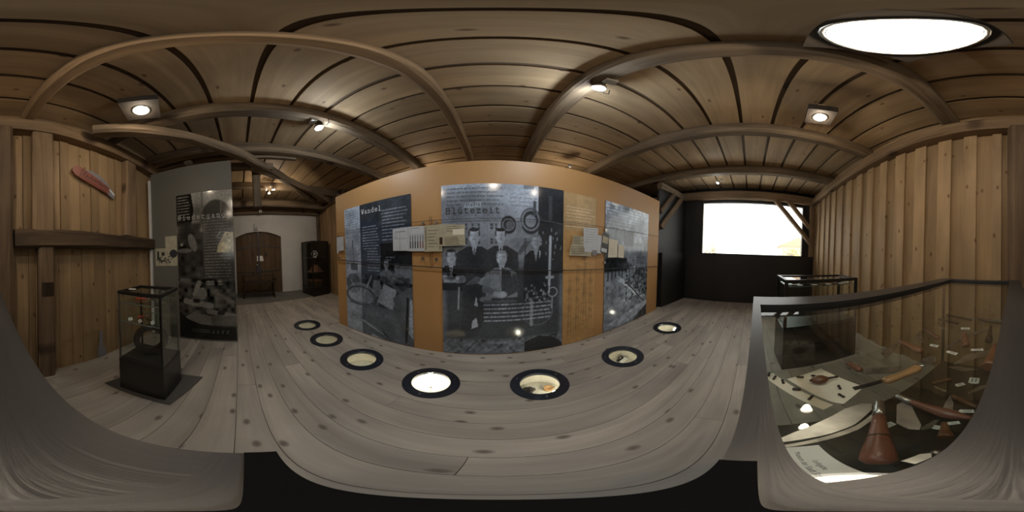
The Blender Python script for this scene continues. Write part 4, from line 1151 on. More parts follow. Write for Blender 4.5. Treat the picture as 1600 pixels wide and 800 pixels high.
# long cone handle with a steel ferrule
e = tool_empty('tool_handle', (0.15, -0.13, SZ), 'large red-brown conical handle with steel ferrule beside the white card', 'handle')
pA, pB = V((0.213, -0.185, 0)), V((0.080, -0.076, 0)); L_ = (pB - pA).length
WH = fr(pB - pA, (0, 0, 1), pA + V((0, 0, SZ + 0.0155)))
MB().lathe([(0.045, .0095), (0.07, .0105), (0.10, .0125), (0.104, .0130), (0.108, .0127), (0.135, .0148), (0.15, .0152), (0.163, .0140), (0.171, .009), (0.173, .003)], 20).build('grip', 'h_red', e, WH)
MB().lathe([(0, .0075), (0.002, .0086), (0.03, .0094), (0.046, .0100)], 20).build('ferrule', 'steel', e, WH)
MB().lathe([(0.1035, .0131), (0.1065, .0131)], 20).build('groove_ring', 'h_dark', e, WH)
# broad curved blade
tool('curved_blade', 'long broad curved steel blade beside the lender card', 'blade', SZ, None,
     [([(0.16, -0.015), (0.182, -0.041), (0.204, -0.078), (0.229, -0.129), (0.232, -0.161), (0.222, -0.176), (0.206, -0.165), (0.179, -0.117), (0.169, -0.082), (0.163, -0.051), (0.158, -0.028)], 'steel', 0.004)])
tool('steel_strip', 'narrow worn steel strip below the broad curved blade', 'blade', SZ, None,
     [([(0.150, -0.020), (0.157, -0.045), (0.178, -0.12), (0.200, -0.168), (0.190, -0.168), (0.166, -0.115), (0.152, -0.055), (0.146, -0.03)], 'oldsteel', 0.0006)])
# sheets with small fittings and a flask
def papers(pts, label):
    c_ = V((sum(p[0] for p in pts) / len(pts), sum(p[1] for p in pts) / len(pts), SZ + 0.0004))
    o = MB().prism([(p[0] - c_.x, p[1] - c_.y) for p in pts], 0, 0.0008).build('paper_sheet', 'paper', None, T(*c_))
    return tag(o, label, 'paper')
papers([(0.407, -0.150), (0.288, -0.205), (0.248, -0.136), (0.262, -0.121), (0.372, -0.056)], 'large cream paper under the brown flask in the nearest showcase')
papers([(0.385, -0.003), (0.403, -0.024), (0.252, -0.119), (0.242, -0.098)], 'narrow cream paper strip in the nearest showcase')
fl = tool_empty('flask', (0.343, -0.121, SZ + 0.0012), 'brown oval flask with a thin spout on cream paper', 'flask')
WF = fr((-0.02, -0.999, 0), (0, 0, 1), (0.345, -0.105, SZ + 0.0012 + 0.0115))
MB().lathe([(0, .003), (.003, .008), (.009, .0135), (.019, .0165), (.029, .0145), (.036, .009), (.041, .005)], 18, None, 'X', 0.7).build('body', 'h_brown', fl, WF)
MB().lathe([(.040, .004), (.055, .0032), (.062, .004), (.064, .003)], 12).build('spout', 'h_dark', fl, WF)
MB().lathe([(-.0005, .0035), (-.003, .0035)], 10).build('stopper', 'h_dark', fl, WF)
words = ['topmost', 'second', 'third', 'fourth', 'fifth', 'sixth', 'seventh', 'eighth', 'ninth']
rods = [((0.392, -0.014), 95), ((0.376, -0.027), 110), ((0.358, -0.045), 85), ((0.375, -0.087), 20), ((0.374, -0.119), 25), ((0.322, -0.069), 15), ((0.286, -0.089), 130), ((0.307, -0.156), 100), ((0.275, -0.145), 75)]
where = ['at the outer end of the narrow cream paper strip', 'second from the outer end of the paper strip', 'third from the outer end of the paper strip', 'left of the brown flask, upright', 'just behind the brown flask', 'thickest one, at the middle of the strip edge', 'at the inner end of the paper strip', 'right of the flask spout', 'nearest the steel strip, lowest on large paper']
for k, ((x, y), a) in enumerate(rods):
    r_ = 0.0042 if k == 5 else 0.0032
    L_ = 0.017 if k != 4 else 0.010
    p = MB().lathe([(-L_ / 2, r_ * .7), (-L_ * .45, r_), (-L_ * .1, r_ * .95), (0, r_ * .75), (L_ * .1, r_), (L_ * .45, r_), (L_ / 2, r_ * .6)], 10).build('small_fitting', 'horn', None, fr(az(a + 0), (0, 0, 1), (x, y, SZ + 0.0013 + r_)))
    tag(p, 'small dark turned rod ' + where[k], 'fitting', 'small turned rods on cream paper')
# flat file and tan handle
e = tool_empty('drawknife', (0.29, -0.18, SZ), 'dark flat steel bar with a pale wooden handle alongside', 'tool')
MB().box((0.098, 0, 0.004), (0.197, 0.011, 0.004)).build('bar', 'darksteel', e, fr((0.271 - 0.289, -0.376 + 0.18, 0), (0, 0, 1), (0.289, -0.18, SZ + 0.0004)))
handle((0.272, -0.245), (0.258, -0.358), SZ + 0.0004, 0.0125, 'knife', 'h_tan', e)
handle((0.268, -0.372), (0.258, -0.385), SZ + 0.0004, 0.005, 'straight', 'steel', e, 'ferrule')
tool('hooked_knife', 'red-brown handled knife with long grey blade beyond the paper', 'knife', SZ, ((0.404, -0.225), (0.347, -0.236), 0.009, 'bulb', 'h_red'), [([(0.358, -0.236), (0.354, -0.275), (0.307, -0.344), (0.294, -0.305), (0.336, -0.237)], 'oldsteel'), ([(0.400, -0.24), (0.368, -0.269), (0.383, -0.240)], 'steel', 0.006)])
tool('carving_knife', 'knife with thick speckled brown handle and dull grey blade by the glass', 'knife', SZ, ((0.432, -0.458), (0.309, -0.441), 0.0135, 'bulb', 'h_brown'), [([(0.411, -0.352), (0.425, -0.402), (0.430, -0.452), (0.4, -0.403), (0.372, -0.343)], 'oldsteel')])
tool('broad_blade', 'loose rounded grey blade in front of the speckled brown handle', 'blade', SZ, None, [([(0.292, -0.425), (0.271, -0.462), (0.249, -0.43), (0.255, -0.395), (0.286, -0.392)], 'oldsteel')])
tool('turned_knife', 'knife with ridged turned brown handle near the back right corner', 'knife', SZ, ((0.448, -0.64), (0.322, -0.573), 0.011, 'ridged', 'h_brown'), [([(0.445, -0.616), (0.413, -0.585), (0.36, -0.52), (0.394, -0.524), (0.435, -0.572)], 'oldsteel')])
tool('pocket_knife', 'dark slim pocket knife with a small curved bright blade', 'knife', SZ, ((0.455, -0.80), (0.332, -0.789), 0.0075, 'straight', 'horn'), [([(0.449, -0.785), (0.423, -0.762), (0.365, -0.701), (0.389, -0.707), (0.428, -0.740)], 'steel')])
tool('horn_handle', 'rough dark horn handle lying nearest the back glass', 'handle', SZ, ((0.449, -0.91), (0.284, -0.864), 0.0085, 'straight', 'horn'))
tool('pocket_knife', 'dark rough pocket knife with pale blade by the back left corner', 'knife', SZ, ((0.252, -0.912), (0.113, -0.855), 0.008, 'straight', 'horn'), [([(0.239, -0.903), (0.216, -0.892), (0.189, -0.774), (0.202, -0.789)], 'steel')])
tool('long_knife', 'knife with black upright handle and long thin slanted blade', 'knife', SZ, ((0.162, -0.80), (0.135, -0.626), 0.012, 'flare', 'h_dark'), [([(0.275, -0.542), (0.249, -0.688), (0.178, -0.786), (0.168, -0.772), (0.232, -0.656), (0.26, -0.55)], 'oldsteel')])
tool('stub_handle', 'short reddish stub handle between two white tags', 'handle', SZ, ((0.249, -0.664), (0.202, -0.553), 0.0135, 'bulb', 'h_red'))
tool('pointed_knife', 'knife with flared chestnut handle at the left frame and pointed blade', 'knife', SZ, ((0.105, -0.590), (0.092, -0.433), 0.016, 'flare', 'h_brown'), [([(0.195, -0.436), (0.186, -0.506), (0.15, -0.544), (0.113, -0.575), (0.125, -0.520), (0.167, -0.475)], 'steel')])
e = tool('pruning_knife', 'long brown tapered handle crossing a broad shiny rounded blade', 'knife', SZ, ((0.178, -0.228), (0.072, -0.226), 0.0105, 'spindle', 'h_red'), [([(0.193, -0.207), (0.193, -0.224), (0.174, -0.223), (0.124, -0.182), (0.117, -0.169), (0.128, -0.162), (0.151, -0.164)], 'steel', 0.002)])
handle((0.213, -0.228), (0.177, -0.228), SZ + 0.003, 0.0068, 'straight', 'oldsteel', e, 'ferrule')
tool('lancet', 'small bright narrow blade beside the big conical handle', 'blade', SZ, ((0.0695, -0.124), (0.070, -0.132), 0.0035, 'straight', 'oldsteel'), [([(0.078, -0.095), (0.078, -0.117), (0.072, -0.125), (0.066, -0.116), (0.066, -0.096)], 'steel', 0.0015)])
tool('leaf_blade', 'leaf shaped dull blade behind the long tapered handle', 'blade', SZ, None, [([(0.123, -0.236), (0.132, -0.262), (0.137, -0.293), (0.119, -0.27), (0.110, -0.248)], 'oldsteel')])
# lower level
tool('awl_knife', 'small red handled knife lying open on the black floor of the showcase', 'knife', PZ, ((0.40, -0.651), (0.338, -0.737), 0.009, 'bulb', 'h_red'), [([(0.384, -0.647), (0.311, -0.636), (0.308, -0.619), (0.362, -0.627)], 'oldsteel')], 'tools on the floor of the nearest showcase')
tool('clasp_knife', 'dark handled knife with grey blade on the showcase floor near left frame', 'knife', PZ, ((0.271, -0.597), (0.154, -0.554), 0.011, 'straight', 'h_brown'), [([(0.227, -0.656), (0.197, -0.726), (0.151, -0.756), (0.187, -0.687), (0.217, -0.643)], 'oldsteel')], 'tools on the floor of the nearest showcase')
tool('flat_knife', 'brown flat handle and slim blade below the tapered handle', 'knife', PZ, ((0.208, -0.415), (0.164, -0.34), 0.015, 'flare', 'h_brown'), [([(0.248, -0.361), (0.243, -0.423), (0.233, -0.434), (0.222, -0.376), (0.236, -0.351)], 'oldsteel')], 'tools on the floor of the nearest showcase')
tool('wide_blade', 'wide dull blade lying on the showcase floor by the back glass', 'blade', PZ, None, [([(0.421, -0.852), (0.362, -0.889), (0.246, -0.889), (0.32, -0.842)], 'oldsteel')], 'tools on the floor of the nearest showcase')
# string tags
def stag(x, y, z, a, w_, h_, label, ln=True):
    o = MB().prism([(-w_ / 2, -h_ / 2), (w_ / 2, -h_ / 2), (w_ / 2, h_ / 2), (-w_ / 2, h_ / 2), (-w_ * 0.62, h_ * 0.2), (-w_ * 0.62, -h_ * 0.2)], 0, 0.0009).build('string_tag', 'white', None, fr(az(a), (0, 0, 1), (x, y, z + 0.0005)))
    mk = MB()
    for k in range(2):
        mk.box((0.0, (k - 0.5) * h_ * 0.36, 0.0011), (w_ * 0.6, h_ * 0.10, 0.0004))
    mk.build('handwriting', 'ink', o, WMX[o.name])
    return tag(o, label, 'tag', 'white paper tags on the tools')
stag(0.277, -0.754, SZ, 250, 0.040, 0.024, 'white tag tied to the slim pocket knife')
stag(0.314, -0.525, SZ, 262, 0.030, 0.017, 'white tag below the ridged turned handle')
stag(0.232, -0.505, SZ, 275, 0.036, 0.016, 'white tag left of the reddish stub handle')
stag(0.160, -0.560, SZ, 250, 0.040, 0.016, 'white tag right of the reddish stub handle')
stag(0.236, -0.772, PZ, 170, 0.052, 0.05, 'large square white tag on the showcase floor under the chestnut handle')
stag(0.282, -0.712, PZ, 220, 0.04, 0.025, 'small white tag left of the large square tag')
stag(0.180, -0.52, PZ, 250, 0.045, 0.022, 'white tag on the showcase floor by the left frame')
stag(0.219, -0.386, PZ, 260, 0.045, 0.022, 'white tag under the broad rounded blade')
stag(0.320, -0.321, PZ, 180, 0.030, 0.024, 'white tag beside the conical handle')
stag(0.187, -0.432, PZ, 230, 0.034, 0.018, 'white tag beside the brown flat handle')
stag(0.311, -0.872, PZ, 250, 0.030, 0.020, 'white tag on the wide dull blade')

# ------------------------------------------------------------------ contents of the small square showcase (local frame W2)
def in2(x, y, z): return W2 @ V((x, y, z))
def knife2(x, y, z, a, L, label, mat='redbright', z_shelf=0):
    P = W2 @ T(x, y, z) @ Matrix.Rotation(R(a), 4, 'Z')
    e = empty('pocket_knife', P.translation, label, 'knife', 'knives in the small showcase')
    MB().lathe([(0, .004), (.004, .0075), (L * .5, .008), (L * .95, .0075), (L, .004)], 10, T(0, 0, .007), 'X', 0.8).build('grip', mat, e, P)
    MB().prism([(L * .96, -.005), (L * 1.7, -.004), (L * 1.85, .004), (L * .96, .006)], .005, .007).build('blade', 'steel', e, P)
    return e
z1_, z2_ = 0.8482, 0.7032
knife2(0.06, 0.13, z1_, 20, 0.085, 'red pocket knife on the upper shelf of the small showcase')
knife2(0.17, 0.17, z1_, -25, 0.06, 'dark pocket knife on the upper shelf of the small showcase', 'h_dark')
knife2(0.09, 0.11, z2_, 65, 0.06, 'red pocket knife on the lower shelf of the small showcase')
knife2(0.20, 0.09, z2_, 140, 0.06, 'dark pocket knife on the lower shelf of the small showcase', 'h_dark')
def tag2(x, y, z, a, label):
    o = MB().prism([(-.016, -.011), (.016, -.011), (.016, .011), (-.016, .011)], -.0008, .0008).build('price_card', 'white', None, W2 @ T(x, y, z + .0135) @ Matrix.Rotation(R(a), 4, 'Z') @ Matrix.Rotation(R(62), 4, 'X'))
    MB().box((0, 0.003, 0.001), (.022, .002, .0006)).box((0, -0.003, 0.001), (.018, .002, .0006)).build('print_marks', 'ink', o, WMX[o.name])
    return tag(o, label, 'card', 'little cards in the small showcase')
tag2(0.25, 0.05, z2_, 85, 'leftmost little white card on the lower shelf of the small showcase')
tag2(0.16, 0.04, z2_, 85, 'middle little white card before the red knife')
tag2(0.08, 0.04, z2_, 70, 'little white card near the front edge of the small showcase')
rg = empty('grinding_wheel', in2(0.17, 0.16, 0.3745), 'dark ring shaped wheel standing inside the small showcase', 'wheel')
tor = MB()
for k in range(28):
    a = 2 * math.pi * k / 28; a2 = 2 * math.pi * (k + 1) / 28
    vs = []
    for t_ in (a, a2):
        for (rr, zz) in ((.085, -.018), (.128, -.018), (.128, .018), (.085, .018)):
            vs.append((rr * math.cos(t_), zz, rr * math.sin(t_)))
    tor.add(vs, [(0, 1, 5, 4), (1, 2, 6, 5), (2, 3, 7, 6), (3, 0, 4, 7)], False)
tor.build('rim', 'horn', rg, W2 @ T(0.17, 0.16, 0.5185) @ Matrix.Rotation(R(40), 4, 'Z'))
MB().box((0, 0, -0.137), (0.14, 0.06, 0.016)).build('stand', 'black', rg, W2 @ T(0.17, 0.16, 0.5185) @ Matrix.Rotation(R(40), 4, 'Z'))
tc2 = MB().box((0, 0, 0.0015), (0.05, 0.03, 0.003)).build('label_card', 'white', None, W2 @ T(0.06, 0.10, 0.9305) @ Matrix.Rotation(R(20), 4, 'Z'))
tag(tc2, 'small white card on the glass top of the square showcase', 'card')

# contents of the low showcase near the window
w3 = ['at its window end', 'second from its window end', 'third from its window end', 'fourth from its window end', 'fifth from its window end', 'at its wall end']
for k in range(6):
    P = W3 @ T(0.10 + 0.112 * k, 0.13 + 0.05 * (k % 2), 0.8882) @ Matrix.Rotation(R(20 + 37 * k), 4, 'Z')
    e = empty('pocket_knife', P.translation, 'folding knife in the low black showcase, ' + w3[5 - k], 'knife', 'knives in the low showcase')
    MB().lathe([(0, .004), (.005, .008), (.07, .009), (.075, .005)], 10, T(0, 0, .007), 'X', 0.8).build('grip', 'h_dark' if k % 2 else 'h_brown', e, P)
    MB().prism([(.072, -.006), (.13, -.005), (.145, .003), (.072, .007)], .005, .007).build('blade', 'steel', e, P)
for k in range(4):
    P = W3 @ T(0.16 + 0.15 * k, 0.08, 0.8882)
    o = MB().box((0, 0, .001), (.05, .035, .002)).build('label_card', 'white', None, P)
    tag(o, 'little white card in the low black showcase, ' + ['nearest the rear wall end', 'second from the rear wall end', 'third from the rear wall end', 'nearest the window end'][k], 'card', 'cards in the low showcase')

# contents of the far cabinet
P = fr((0.92, -0.38, 0), (0, 0, 1), W4 @ V((0.34, 0.22, 1.0535)))
e = empty('ornament', P.translation, 'pale round openwork ornament on the top shelf of the tall cabinet', 'ornament')
rgm = MB()
for k in range(16):
    a, a2 = 2 * math.pi * k / 16, 2 * math.pi * (k + 1) / 16
    rgm.tube([(0, .085 * math.cos(a), .10 + .085 * math.sin(a)), (0, .085 * math.cos(a2), .10 + .085 * math.sin(a2))], .01, 6)
rgm.build('ring', 'whiteink', e, P)
sp = MB()
for k in range(3):
    a = math.pi * k / 3
    sp.tube([(0, .08 * math.cos(a), .10 + .08 * math.sin(a)), (0, -.08 * math.cos(a), .10 - .08 * math.sin(a))], .007, 6)
sp.build('spokes', 'whiteink', e, P)
MB().box((0, 0, .006), (.05, .12, .012)).build('foot', 'whiteink', e, P)
P = W4 @ T(0.28, 0.28, 0.6535)
e = empty('folded_fabric', P.translation, 'reddish patterned fabric bundle on the lower shelf of the tall cabinet', 'fabric')
fb = MB()
nn = 14
vs = []
for j in range(nn):
    for i in range(nn):
        u, v_ = i / (nn - 1) - .5, j / (nn - 1) - .5
        hgt = 0.22 * (1 - (2 * abs(u)) ** 2.5) * (1 - (2 * abs(v_)) ** 2.5) * (0.8 + 0.35 * mnoise.noise(V((u * 7, v_ * 7, 2))))
        vs.append((u * .34, v_ * .32, max(hgt, 0.001)))
fb.add(vs, [(j * nn + i, j * nn + i + 1, (j + 1) * nn + i + 1, (j + 1) * nn + i) for j in range(nn - 1) for i in range(nn - 1)], True)
fb.build('cloth', plain('patterned_cloth', (0.16, 0.07, 0.04), 0.8, var=0.6, scale=40), e, P)
MB().box((0, 0, 0.0005), (.34, .32, .001)).build('underlay', 'white', e, P)
P = W4 @ T(0.27, 0.25, 0.213)
e = empty('wooden_box', P.translation, 'low dark wooden box at the bottom of the tall cabinet', 'box')
MB().box((0, 0, .09), (.34, .30, .18)).build('body', 'h_dark', e, P)
MB().box((0, 0, .19), (.36, .32, .02)).build('lid', 'h_brown', e, P)

# ------------------------------------------------------------------ round displays let into the floor
ringw = ['farthest left of all', 'second from the left end of the row', 'third from the left end of the row', 'brightest one, left of the Blütezeit poster', 'holding two brown finds', 'holding a white label', 'last on the right, near the black wall']
for k, (x, y) in enumerate(RINGS):
    e = empty('floor_display', (x, y, 0), 'round lit glazed display sunk in the floor, ' + ringw[k], 'floor display', 'round displays in the floor')
    W = T(x, y, 0)
    rgm = MB()
    n = 48
    vs = []
    for (r_, z) in ((.205, .0006), (.203, .006), (.140, .007), (.137, .0055), (.137, -.02), (.175, -.02), (.175, .0006)):
        for i in range(n):
            a = 2 * math.pi * i / n; vs.append((r_ * math.cos(a), r_ * math.sin(a), z))
    fs = []
    for j in range(7):
        j2 = (j + 1) % 7
        for i in range(n):
            i2 = (i + 1) % n; fs.append((j * n + i, j * n + i2, j2 * n + i2, j2 * n + i))
    rgm.add(vs, fs, False).build('ring', 'ringmetal', e, W)
    for i in range(3):
        a = 0.6 + 2 * math.pi * i / 3
        MB().lathe([(.006, .006), (.0085, .005)], 10, T(.17 * math.cos(a), .17 * math.sin(a), 0), 'Z').build('screw', 'steel', e, W)
    MB().lathe([(-.006, .1365), (-.001, .1365)], 40, None, 'Z').build('glass_disc', 'glass', e, W)
    vs = []; fs = []; n = 40
    prof = [(.174, -.021), (.174, -.160)]
    for (r_, z) in prof:
        for i in range(n):
            a = 2 * math.pi * i / n; vs.append((r_ * math.cos(a), r_ * math.sin(a), z))
    for i in range(n):
        fs.append((i, n + i, n + (i + 1) % n, (i + 1) % n))
    fs.append(tuple(n + i for i in range(n)))
    pit = MB().add(vs, fs, False).build('pit', 'cream', e, W)
    # lamp on the near side under the ring
    d = V((-x, -y, 0)).normalized() if k not in (4, 6) else (V((0.42, -0.30, 0)).normalized() if k == 4 else V((0.55, -0.30, 0)).normalized())
    if k == 3: d = -d
    lp = V((x, y, 0)) + d * (0.150 if k not in (4, 6) else 0.118)
    if k in (4, 6):
        hv = az(-17) if k == 4 else az(-48)
        WLp = fr(V((hv.x, hv.y, 0.45)), (0, 0, 1), lp + V((0, 0, -0.055)))
        lm = MB().lathe([(-.03, .012), (-.02, .024), (.0, .026)], 18).build('lamp_housing', 'blackmetal', e, WLp)
        MB().lathe([(.0003, .025), (.002, .025)], 18).build('lamp_lens', 'led_pit', lm, WLp)
    point('lamp_light', lp * 1.0 + V((0, 0, -0.075)), P_PIT[k], (1.0, 0.92, 0.76), 0.02, e)
fz = -0.1595
# finds in the pits
e = empty('stone_find', (0.120, 1.105, fz), 'dark pitted clump in the round floor display before the Blütezeit poster', 'find')
rs = random.Random(5); m_ = MB()
for k in range(9):
    a, b = rs.uniform(-.035, .035), rs.uniform(-.03, .03)
    m_.lathe([(0, .006), (.006, .016), (.018, .02), (.03, .015), (.036, .004)], 8, T(a, b, 0) @ Matrix.Rotation(rs.uniform(-.3, .3), 4, 'X'), 'Z')
m_.build('clump', 'horn', e, T(0.120, 1.105, fz + .004))
e = empty('wooden_cup', (0.262, 1.110, fz), 'round tan wooden cup in the round floor display before the Blütezeit poster', 'cup')
MB().lathe([(0, .025), (.004, .032), (.025, .04), (.035, .036), (.03, .03), (.012, .01)], 18, None, 'Z').build('bowl', 'h_tan', e, T(0.262, 1.110, fz))
MB().lathe([(.036, .004), (.05, .006), (.055, .002)], 8, Matrix.Rotation(.8, 4, 'Y'), 'Z').build('stalk', 'h_dark', e, T(0.270, 1.110, fz))
o = MB().prism([(-.05, -.02), (.05, -.02), (.05, .02), (-.05, .02)], 0, .004).build('label_wedge', 'white', None, T(1.06, 1.245, fz + .03) @ Matrix.Rotation(.35, 4, 'Z') @ Matrix.Rotation(.5, 4, 'X'))
MB().box((0, 0, -.017), (.09, .022, .022)).build('wedge_block', 'cream', o, WMX[o.name] @ Matrix.Rotation(-.5, 4, 'X'))
tag(o, 'small white label on a wedge in the floor display before the road poster', 'label')
e = empty('iron_find', (1.05, 1.295, fz), 'dark iron piece behind the white label in the floor display', 'find')
MB().tube([(-.03, 0, .01), (-.02, 0, .05), (0, 0, .065), (.02, 0, .05), (.03, 0, .012)], .009, 8).build('hoop', 'horn', e, T(1.05, 1.295, fz))
MB().box((0, 0, .005), (.09, .03, .01)).build('bar', 'horn', e, T(1.05, 1.295, fz))
def rod(x, y, h_, label):
    e = empty('iron_nail', (x, y, fz), label, 'nail')
    MB().lathe([(0.006, .004), (h_, .002)], 8, None, 'Z').build('shank', 'darksteel', e, T(x, y, fz))
    MB().lathe([(0, .012), (.006, .011)], 10, None, 'Z').build('head', 'darksteel', e, T(x, y, fz))
rod(-0.585, 1.03, .10, 'thin upright nail in the brightest round floor display')
rod(0.99, 1.25, .10, 'thin upright nail beside the white label in the floor display')

# ------------------------------------------------------------------ lamps
def boxlamp(x, y, z, size, disc_r, label, power, led, rz, target=None, sp=160):
    e = empty('ceiling_lamp', (x, y, z), label, 'lamp', 'square box lamps on the ceiling')
    W = T(x, y, z) @ Matrix.Rotation(rz, 4, 'Z')
    h_ = 0.09
    MB().prism([(-size / 2, -size / 2), (size / 2, -size / 2), (size / 2, size / 2), (-size / 2, size / 2)], 0, h_).build('box', 'lampbox', e, W)
    MB().box((0, 0, (CEILZ - z + h_) / 2), (0.06, 0.06, CEILZ - z - h_ - 0.002)).build('mount', 'ceil', e, W)
    vs = []; fs = []; n = 28
    for (r_, zz) in ((disc_r, -.001), (disc_r, -.010), (disc_r + .010, -.010), (disc_r + .013, -.001)):
        for i in range(n):
            a = 2 * math.pi * i / n; vs.append((r_ * math.cos(a), r_ * math.sin(a), zz))
    for j in range(3):
        for i in range(n):
            i2 = (i + 1) % n; fs.append((j * n + i, (j + 1) * n + i, (j + 1) * n + i2, j * n + i2))
    MB().add(vs, fs, True).build('trim_ring', 'alu', e, W)
    MB().lathe([(-.007, disc_r * .985), (-.001, disc_r * .985)], 28, None, 'Z').build('diffuser', led, e, W)
    tg = target or (x, y, 0)
    point('lamp_light', (x, y, z - .03 - min(.04, disc_r)), power * UPSHARE, WARM, .03, e)
    spot('lamp_beam', (x, y, z - .02), tg, power * (1 - UPSHARE), WARM, sp, 0.6, max(.04, disc_r * .8), e)
    return e
boxlamp(-0.87, -0.69, 2.60, 0.26, 0.055, 'dark square ceiling lamp over the small square showcase', P_BOX_LEFT, 'led_warm', R(30))
boxlamp(1.21, -0.35, 2.62, 0.22, 0.05, 'dark square ceiling lamp on the window side, before the second beam', P_BOX_RIGHT, 'led_warm', R(-6))
boxlamp(0.225, -0.20, 2.62, 0.36, 0.160, 'broad glaring round lamp on the ceiling over the nearest showcase', P_BOX_TOP, 'led_top', R(-6))

def beamspot(x, y, z, label, target, power, led='led_cool', col=COOL, sp=140, cable=True, sc=1.0):
    e = empty('spot_lamp', (x, y, z), label, 'lamp', 'small spot lamps on the beams')
    d = (V(target) - V((x, y, z))).normalized()
    MB().box((0.03, -0.06, 0.075), (0.07 * sc, 0.05 * sc, 0.05)).build('driver_box', 'whiteplastic', e, T(x, y, z))
    MB().lathe([(0.0, .012), (.05, .012)], 10, None, 'Z').build('stem', 'alu', e, T(x, y, z + .02))
    Wd = fr(d, (0, 0, 1), (x, y, z))
    MB().lathe([(-.03, .02 * sc), (-.025, .034 * sc), (.008, .046 * sc), (.010, .043 * sc)], 20).build('head', 'alu', e, Wd)
    MB().lathe([(.0105, .042 * sc), (.0125, .040 * sc)], 20).build('lens', led, e, Wd)
    if cable:
        MB().tube([(x, y, z + .03), (x + .06, y + .05, z + .0), (x + .10, y + .06, z + .03), (x + .10, y + .05, z + .085)], .004, 6).build('cable', 'blackmetal', e)
    point('lamp_light', V((x, y, z)) + d * .055, power * UPSHARE, col, .03, e)
    spot('lamp_beam', V((x, y, z)) + d * .03, target, power * (1 - UPSHARE), col, sp, 0.9, .04, e)
    return e
beamspot(-1.36, 0.60, 2.605, 'bright cold spot lamp on the beam left of the orange partition', (-0.9, 1.42, 0.75), P_SPOT_A)
beamspot(0.45, 0.81, 2.605, 'bright cold spot lamp on the beam above the floor displays', (0.25, 1.6, 0.75), P_SPOT_B)
beamspot(2.93, 0.98, 2.60, 'small cold spot lamp on the beam before the window', (2.0, 1.9, 0.8), P_SPOT_C, sc=0.7, cable=False)
beamspot(-3.35, 0.41, 2.60, 'right one of the two far spot lamps toward the arched door', (-3.6, 0.9, 0), P_SPOT_FAR, 'led_warm', WARM, 150, False, 0.8)
beamspot(-3.47, 0.33, 2.56, 'left one of the two far spot lamps toward the arched door', (-3.5, 0.2, 0), P_SPOT_FAR * 0.4, 'led_warm', WARM, 150, False, 0.7)
beamspot(-1.50, 2.45, 2.56, 'assumed small spot lamp, unseen on the beam behind the left half of the orange partition', (-1.3, 2.9, 0.9), P_ASSUMED_BACK, 'led_warm', WARM, 150, False, 0.7)  # assumed lamp, hidden by the partition, added to light the ceiling
beamspot(0.85, 2.50, 2.56, 'assumed small spot lamp, unseen on the beam behind the right half of the orange partition', (0.8, 2.9, 0.9), P_ASSUMED_BACK, 'led_warm', WARM, 150, False, 0.7)  # second assumed lamp, also out of view, brightens the ceiling there
# clamp lamp above the grey panel
e = empty('clamp_lamp', (-2.03, -0.84, 2.50), 'small unlit clamp lamp with bent cable above the grey panel', 'lamp')
boxo('head', (-2.02, -0.84, 2.60), (0.08, 0.10, 0.035), 'whiteplastic', e)
MB().tube([(-2.02, -0.84, 2.50), (-2.02, -0.84, 2.59)], .008, 6).build('clamp', 'alu', e)
MB().tube([(-2.03, -0.86, 2.615), (-2.06, -0.86, 2.76), (-2.08, -0.78, 2.80), (-2.08, -0.62, 2.81)], .006, 6).build('cable', 'whiteplastic', e)
# camera on the cross beam by the door
e = empty('security_camera', lw(0.75, 2.40, 0.25), 'small pale camera fixed under the beam above the door', 'camera')
boxo('housing', lw(0.75, 2.44, 0.27), (0.08, 0.14, 0.08), 'whiteplastic', e, X=LWD)
boxo('bracket', lw(0.75, 2.51, 0.22), (0.03, 0.03, 0.07), 'whiteplastic', e, X=LWD)
MB().lathe([(0, .022), (.02, .02)], 12, fr(LWN, (0, 0, 1), lw(0.75, 2.44, 0.34))).build('camera_lens', 'black', e)

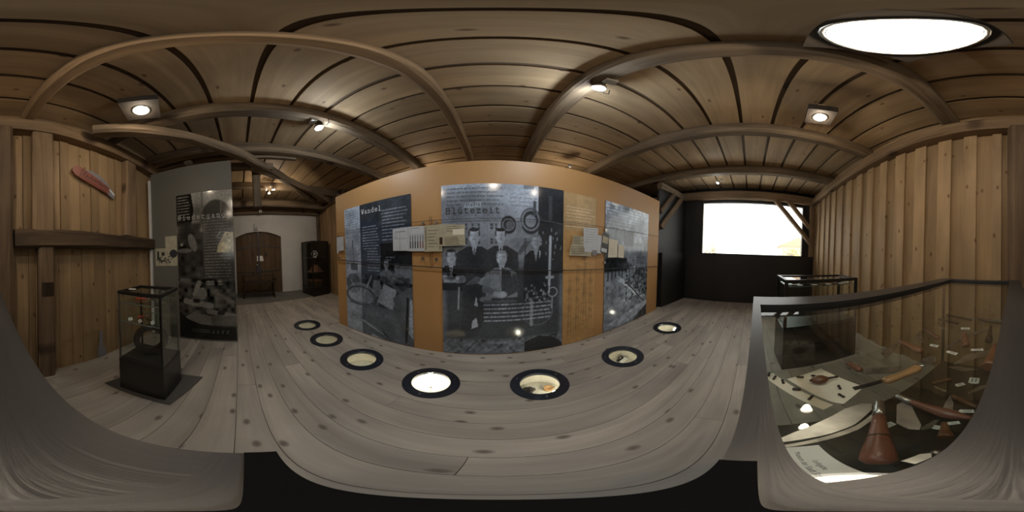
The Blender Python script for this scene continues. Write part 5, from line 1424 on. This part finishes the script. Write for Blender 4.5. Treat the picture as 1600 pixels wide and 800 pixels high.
# ------------------------------------------------------------------ bench before the door
e = empty('bench', (-4.40, 0.05, 0.014), 'dark turned wooden bench before the arched door', 'bench')
Wb = fr(LWD, (0, 0, 1), (-4.40, 0.05, 0.014))
MB().box((0, 0, 0.43), (0.88, 0.30, 0.035)).build('seat', 'benchwood', e, Wb)
LEGP = [(0, .018), (.04, .026), (.10, .016), (.22, .028), (.30, .018), (.36, .026), (.412, .022)]
for sx in (-1, 1):
    for sy in (-1, 1):
        MB().lathe(LEGP, 12, T(sx * .40, sy * .12, 0), 'Z').build('leg', 'benchwood', e, Wb)
MB().box((0, .12, .15), (.80, .03, .04)).build('stretcher', 'benchwood', e, Wb)
MB().box((0, -.12, .15), (.80, .03, .04)).build('stretcher', 'benchwood', e, Wb)
for k in range(9):
    MB().lathe([(.172, .008), (.22, .014), (.30, .007), (.36, .014), (.41, .008)], 8, T(-.32 + .08 * k, -.12, 0), 'Z').build('spindle', 'benchwood', e, Wb)
for sx in (-1, 1):
    MB().lathe([(.45, .02), (.50, .024), (.56, .014), (.62, .022), (.66, .006)], 10, T(sx * .41, .12, 0), 'Z').build('back_post', 'benchwood', e, Wb)
MB().box((0, .12, .58), (.80, .02, .03)).build('back_rail', 'benchwood', e, Wb)

# ------------------------------------------------------------------ painted knife sign on the rear wall
e = empty('knife_sign', rw(-0.25, 1.95, 0.03), 'red painted pocket knife shaped wooden sign on the rear boards', 'sign')
pA, pB = V((-0.03, 2.135, 0)), V((-0.50, 1.985, 0))
# X towards -s so that the lettering reads from the room
sg = fr((RWD * -0.94 + V((0, 0, -0.33))), RWN, rw(-0.02, 2.135, 0.022)) @ Matrix.Diagonal((1.05, 1.35, 1, 1))
MB().prism([(0.0, 0.0), (0.01, 0.035), (0.05, 0.05), (0.10, 0.045), (0.30, 0.030), (0.46, 0.018), (0.46, -0.045), (0.30, -0.055), (0.12, -0.055), (0.05, -0.05), (0.01, -0.03)], 0.0, 0.022).build('handle_board', 'red', e, sg)
MB().prism([(0.11, 0.046), (0.20, 0.075), (0.30, 0.078), (0.42, 0.050), (0.54, 0.0), (0.54, -0.005), (0.46, 0.018), (0.30, 0.030)], 0.002, 0.016).build('blade_board', 'greypaint', e, sg)
MB().prism([(0.461, 0.014), (0.545, -0.004), (0.545, -0.022), (0.461, -0.004)], 0.002, 0.02).build('bolster', 'whiteink', e, sg)
MB().prism([(0.461, -0.006), (0.545, -0.024), (0.555, -0.055), (0.461, -0.044)], 0.002, 0.016).build('tip_board', 'greypaint', e, sg)
MB().box((0.095, -0.004, 0.0225), (0.006, 0.095, 0.001)).box((0.425, -0.012, 0.0225), (0.006, 0.066, 0.001)).box((0.26, -0.040, 0.0225), (0.30, 0.004, 0.001)).build('painted_lines', 'h_dark', e, sg)
sans('Zaukerlfeitl', 0.066, 'lettering', 'ink', e, sg @ T(0.108, -0.020, 0.0232))
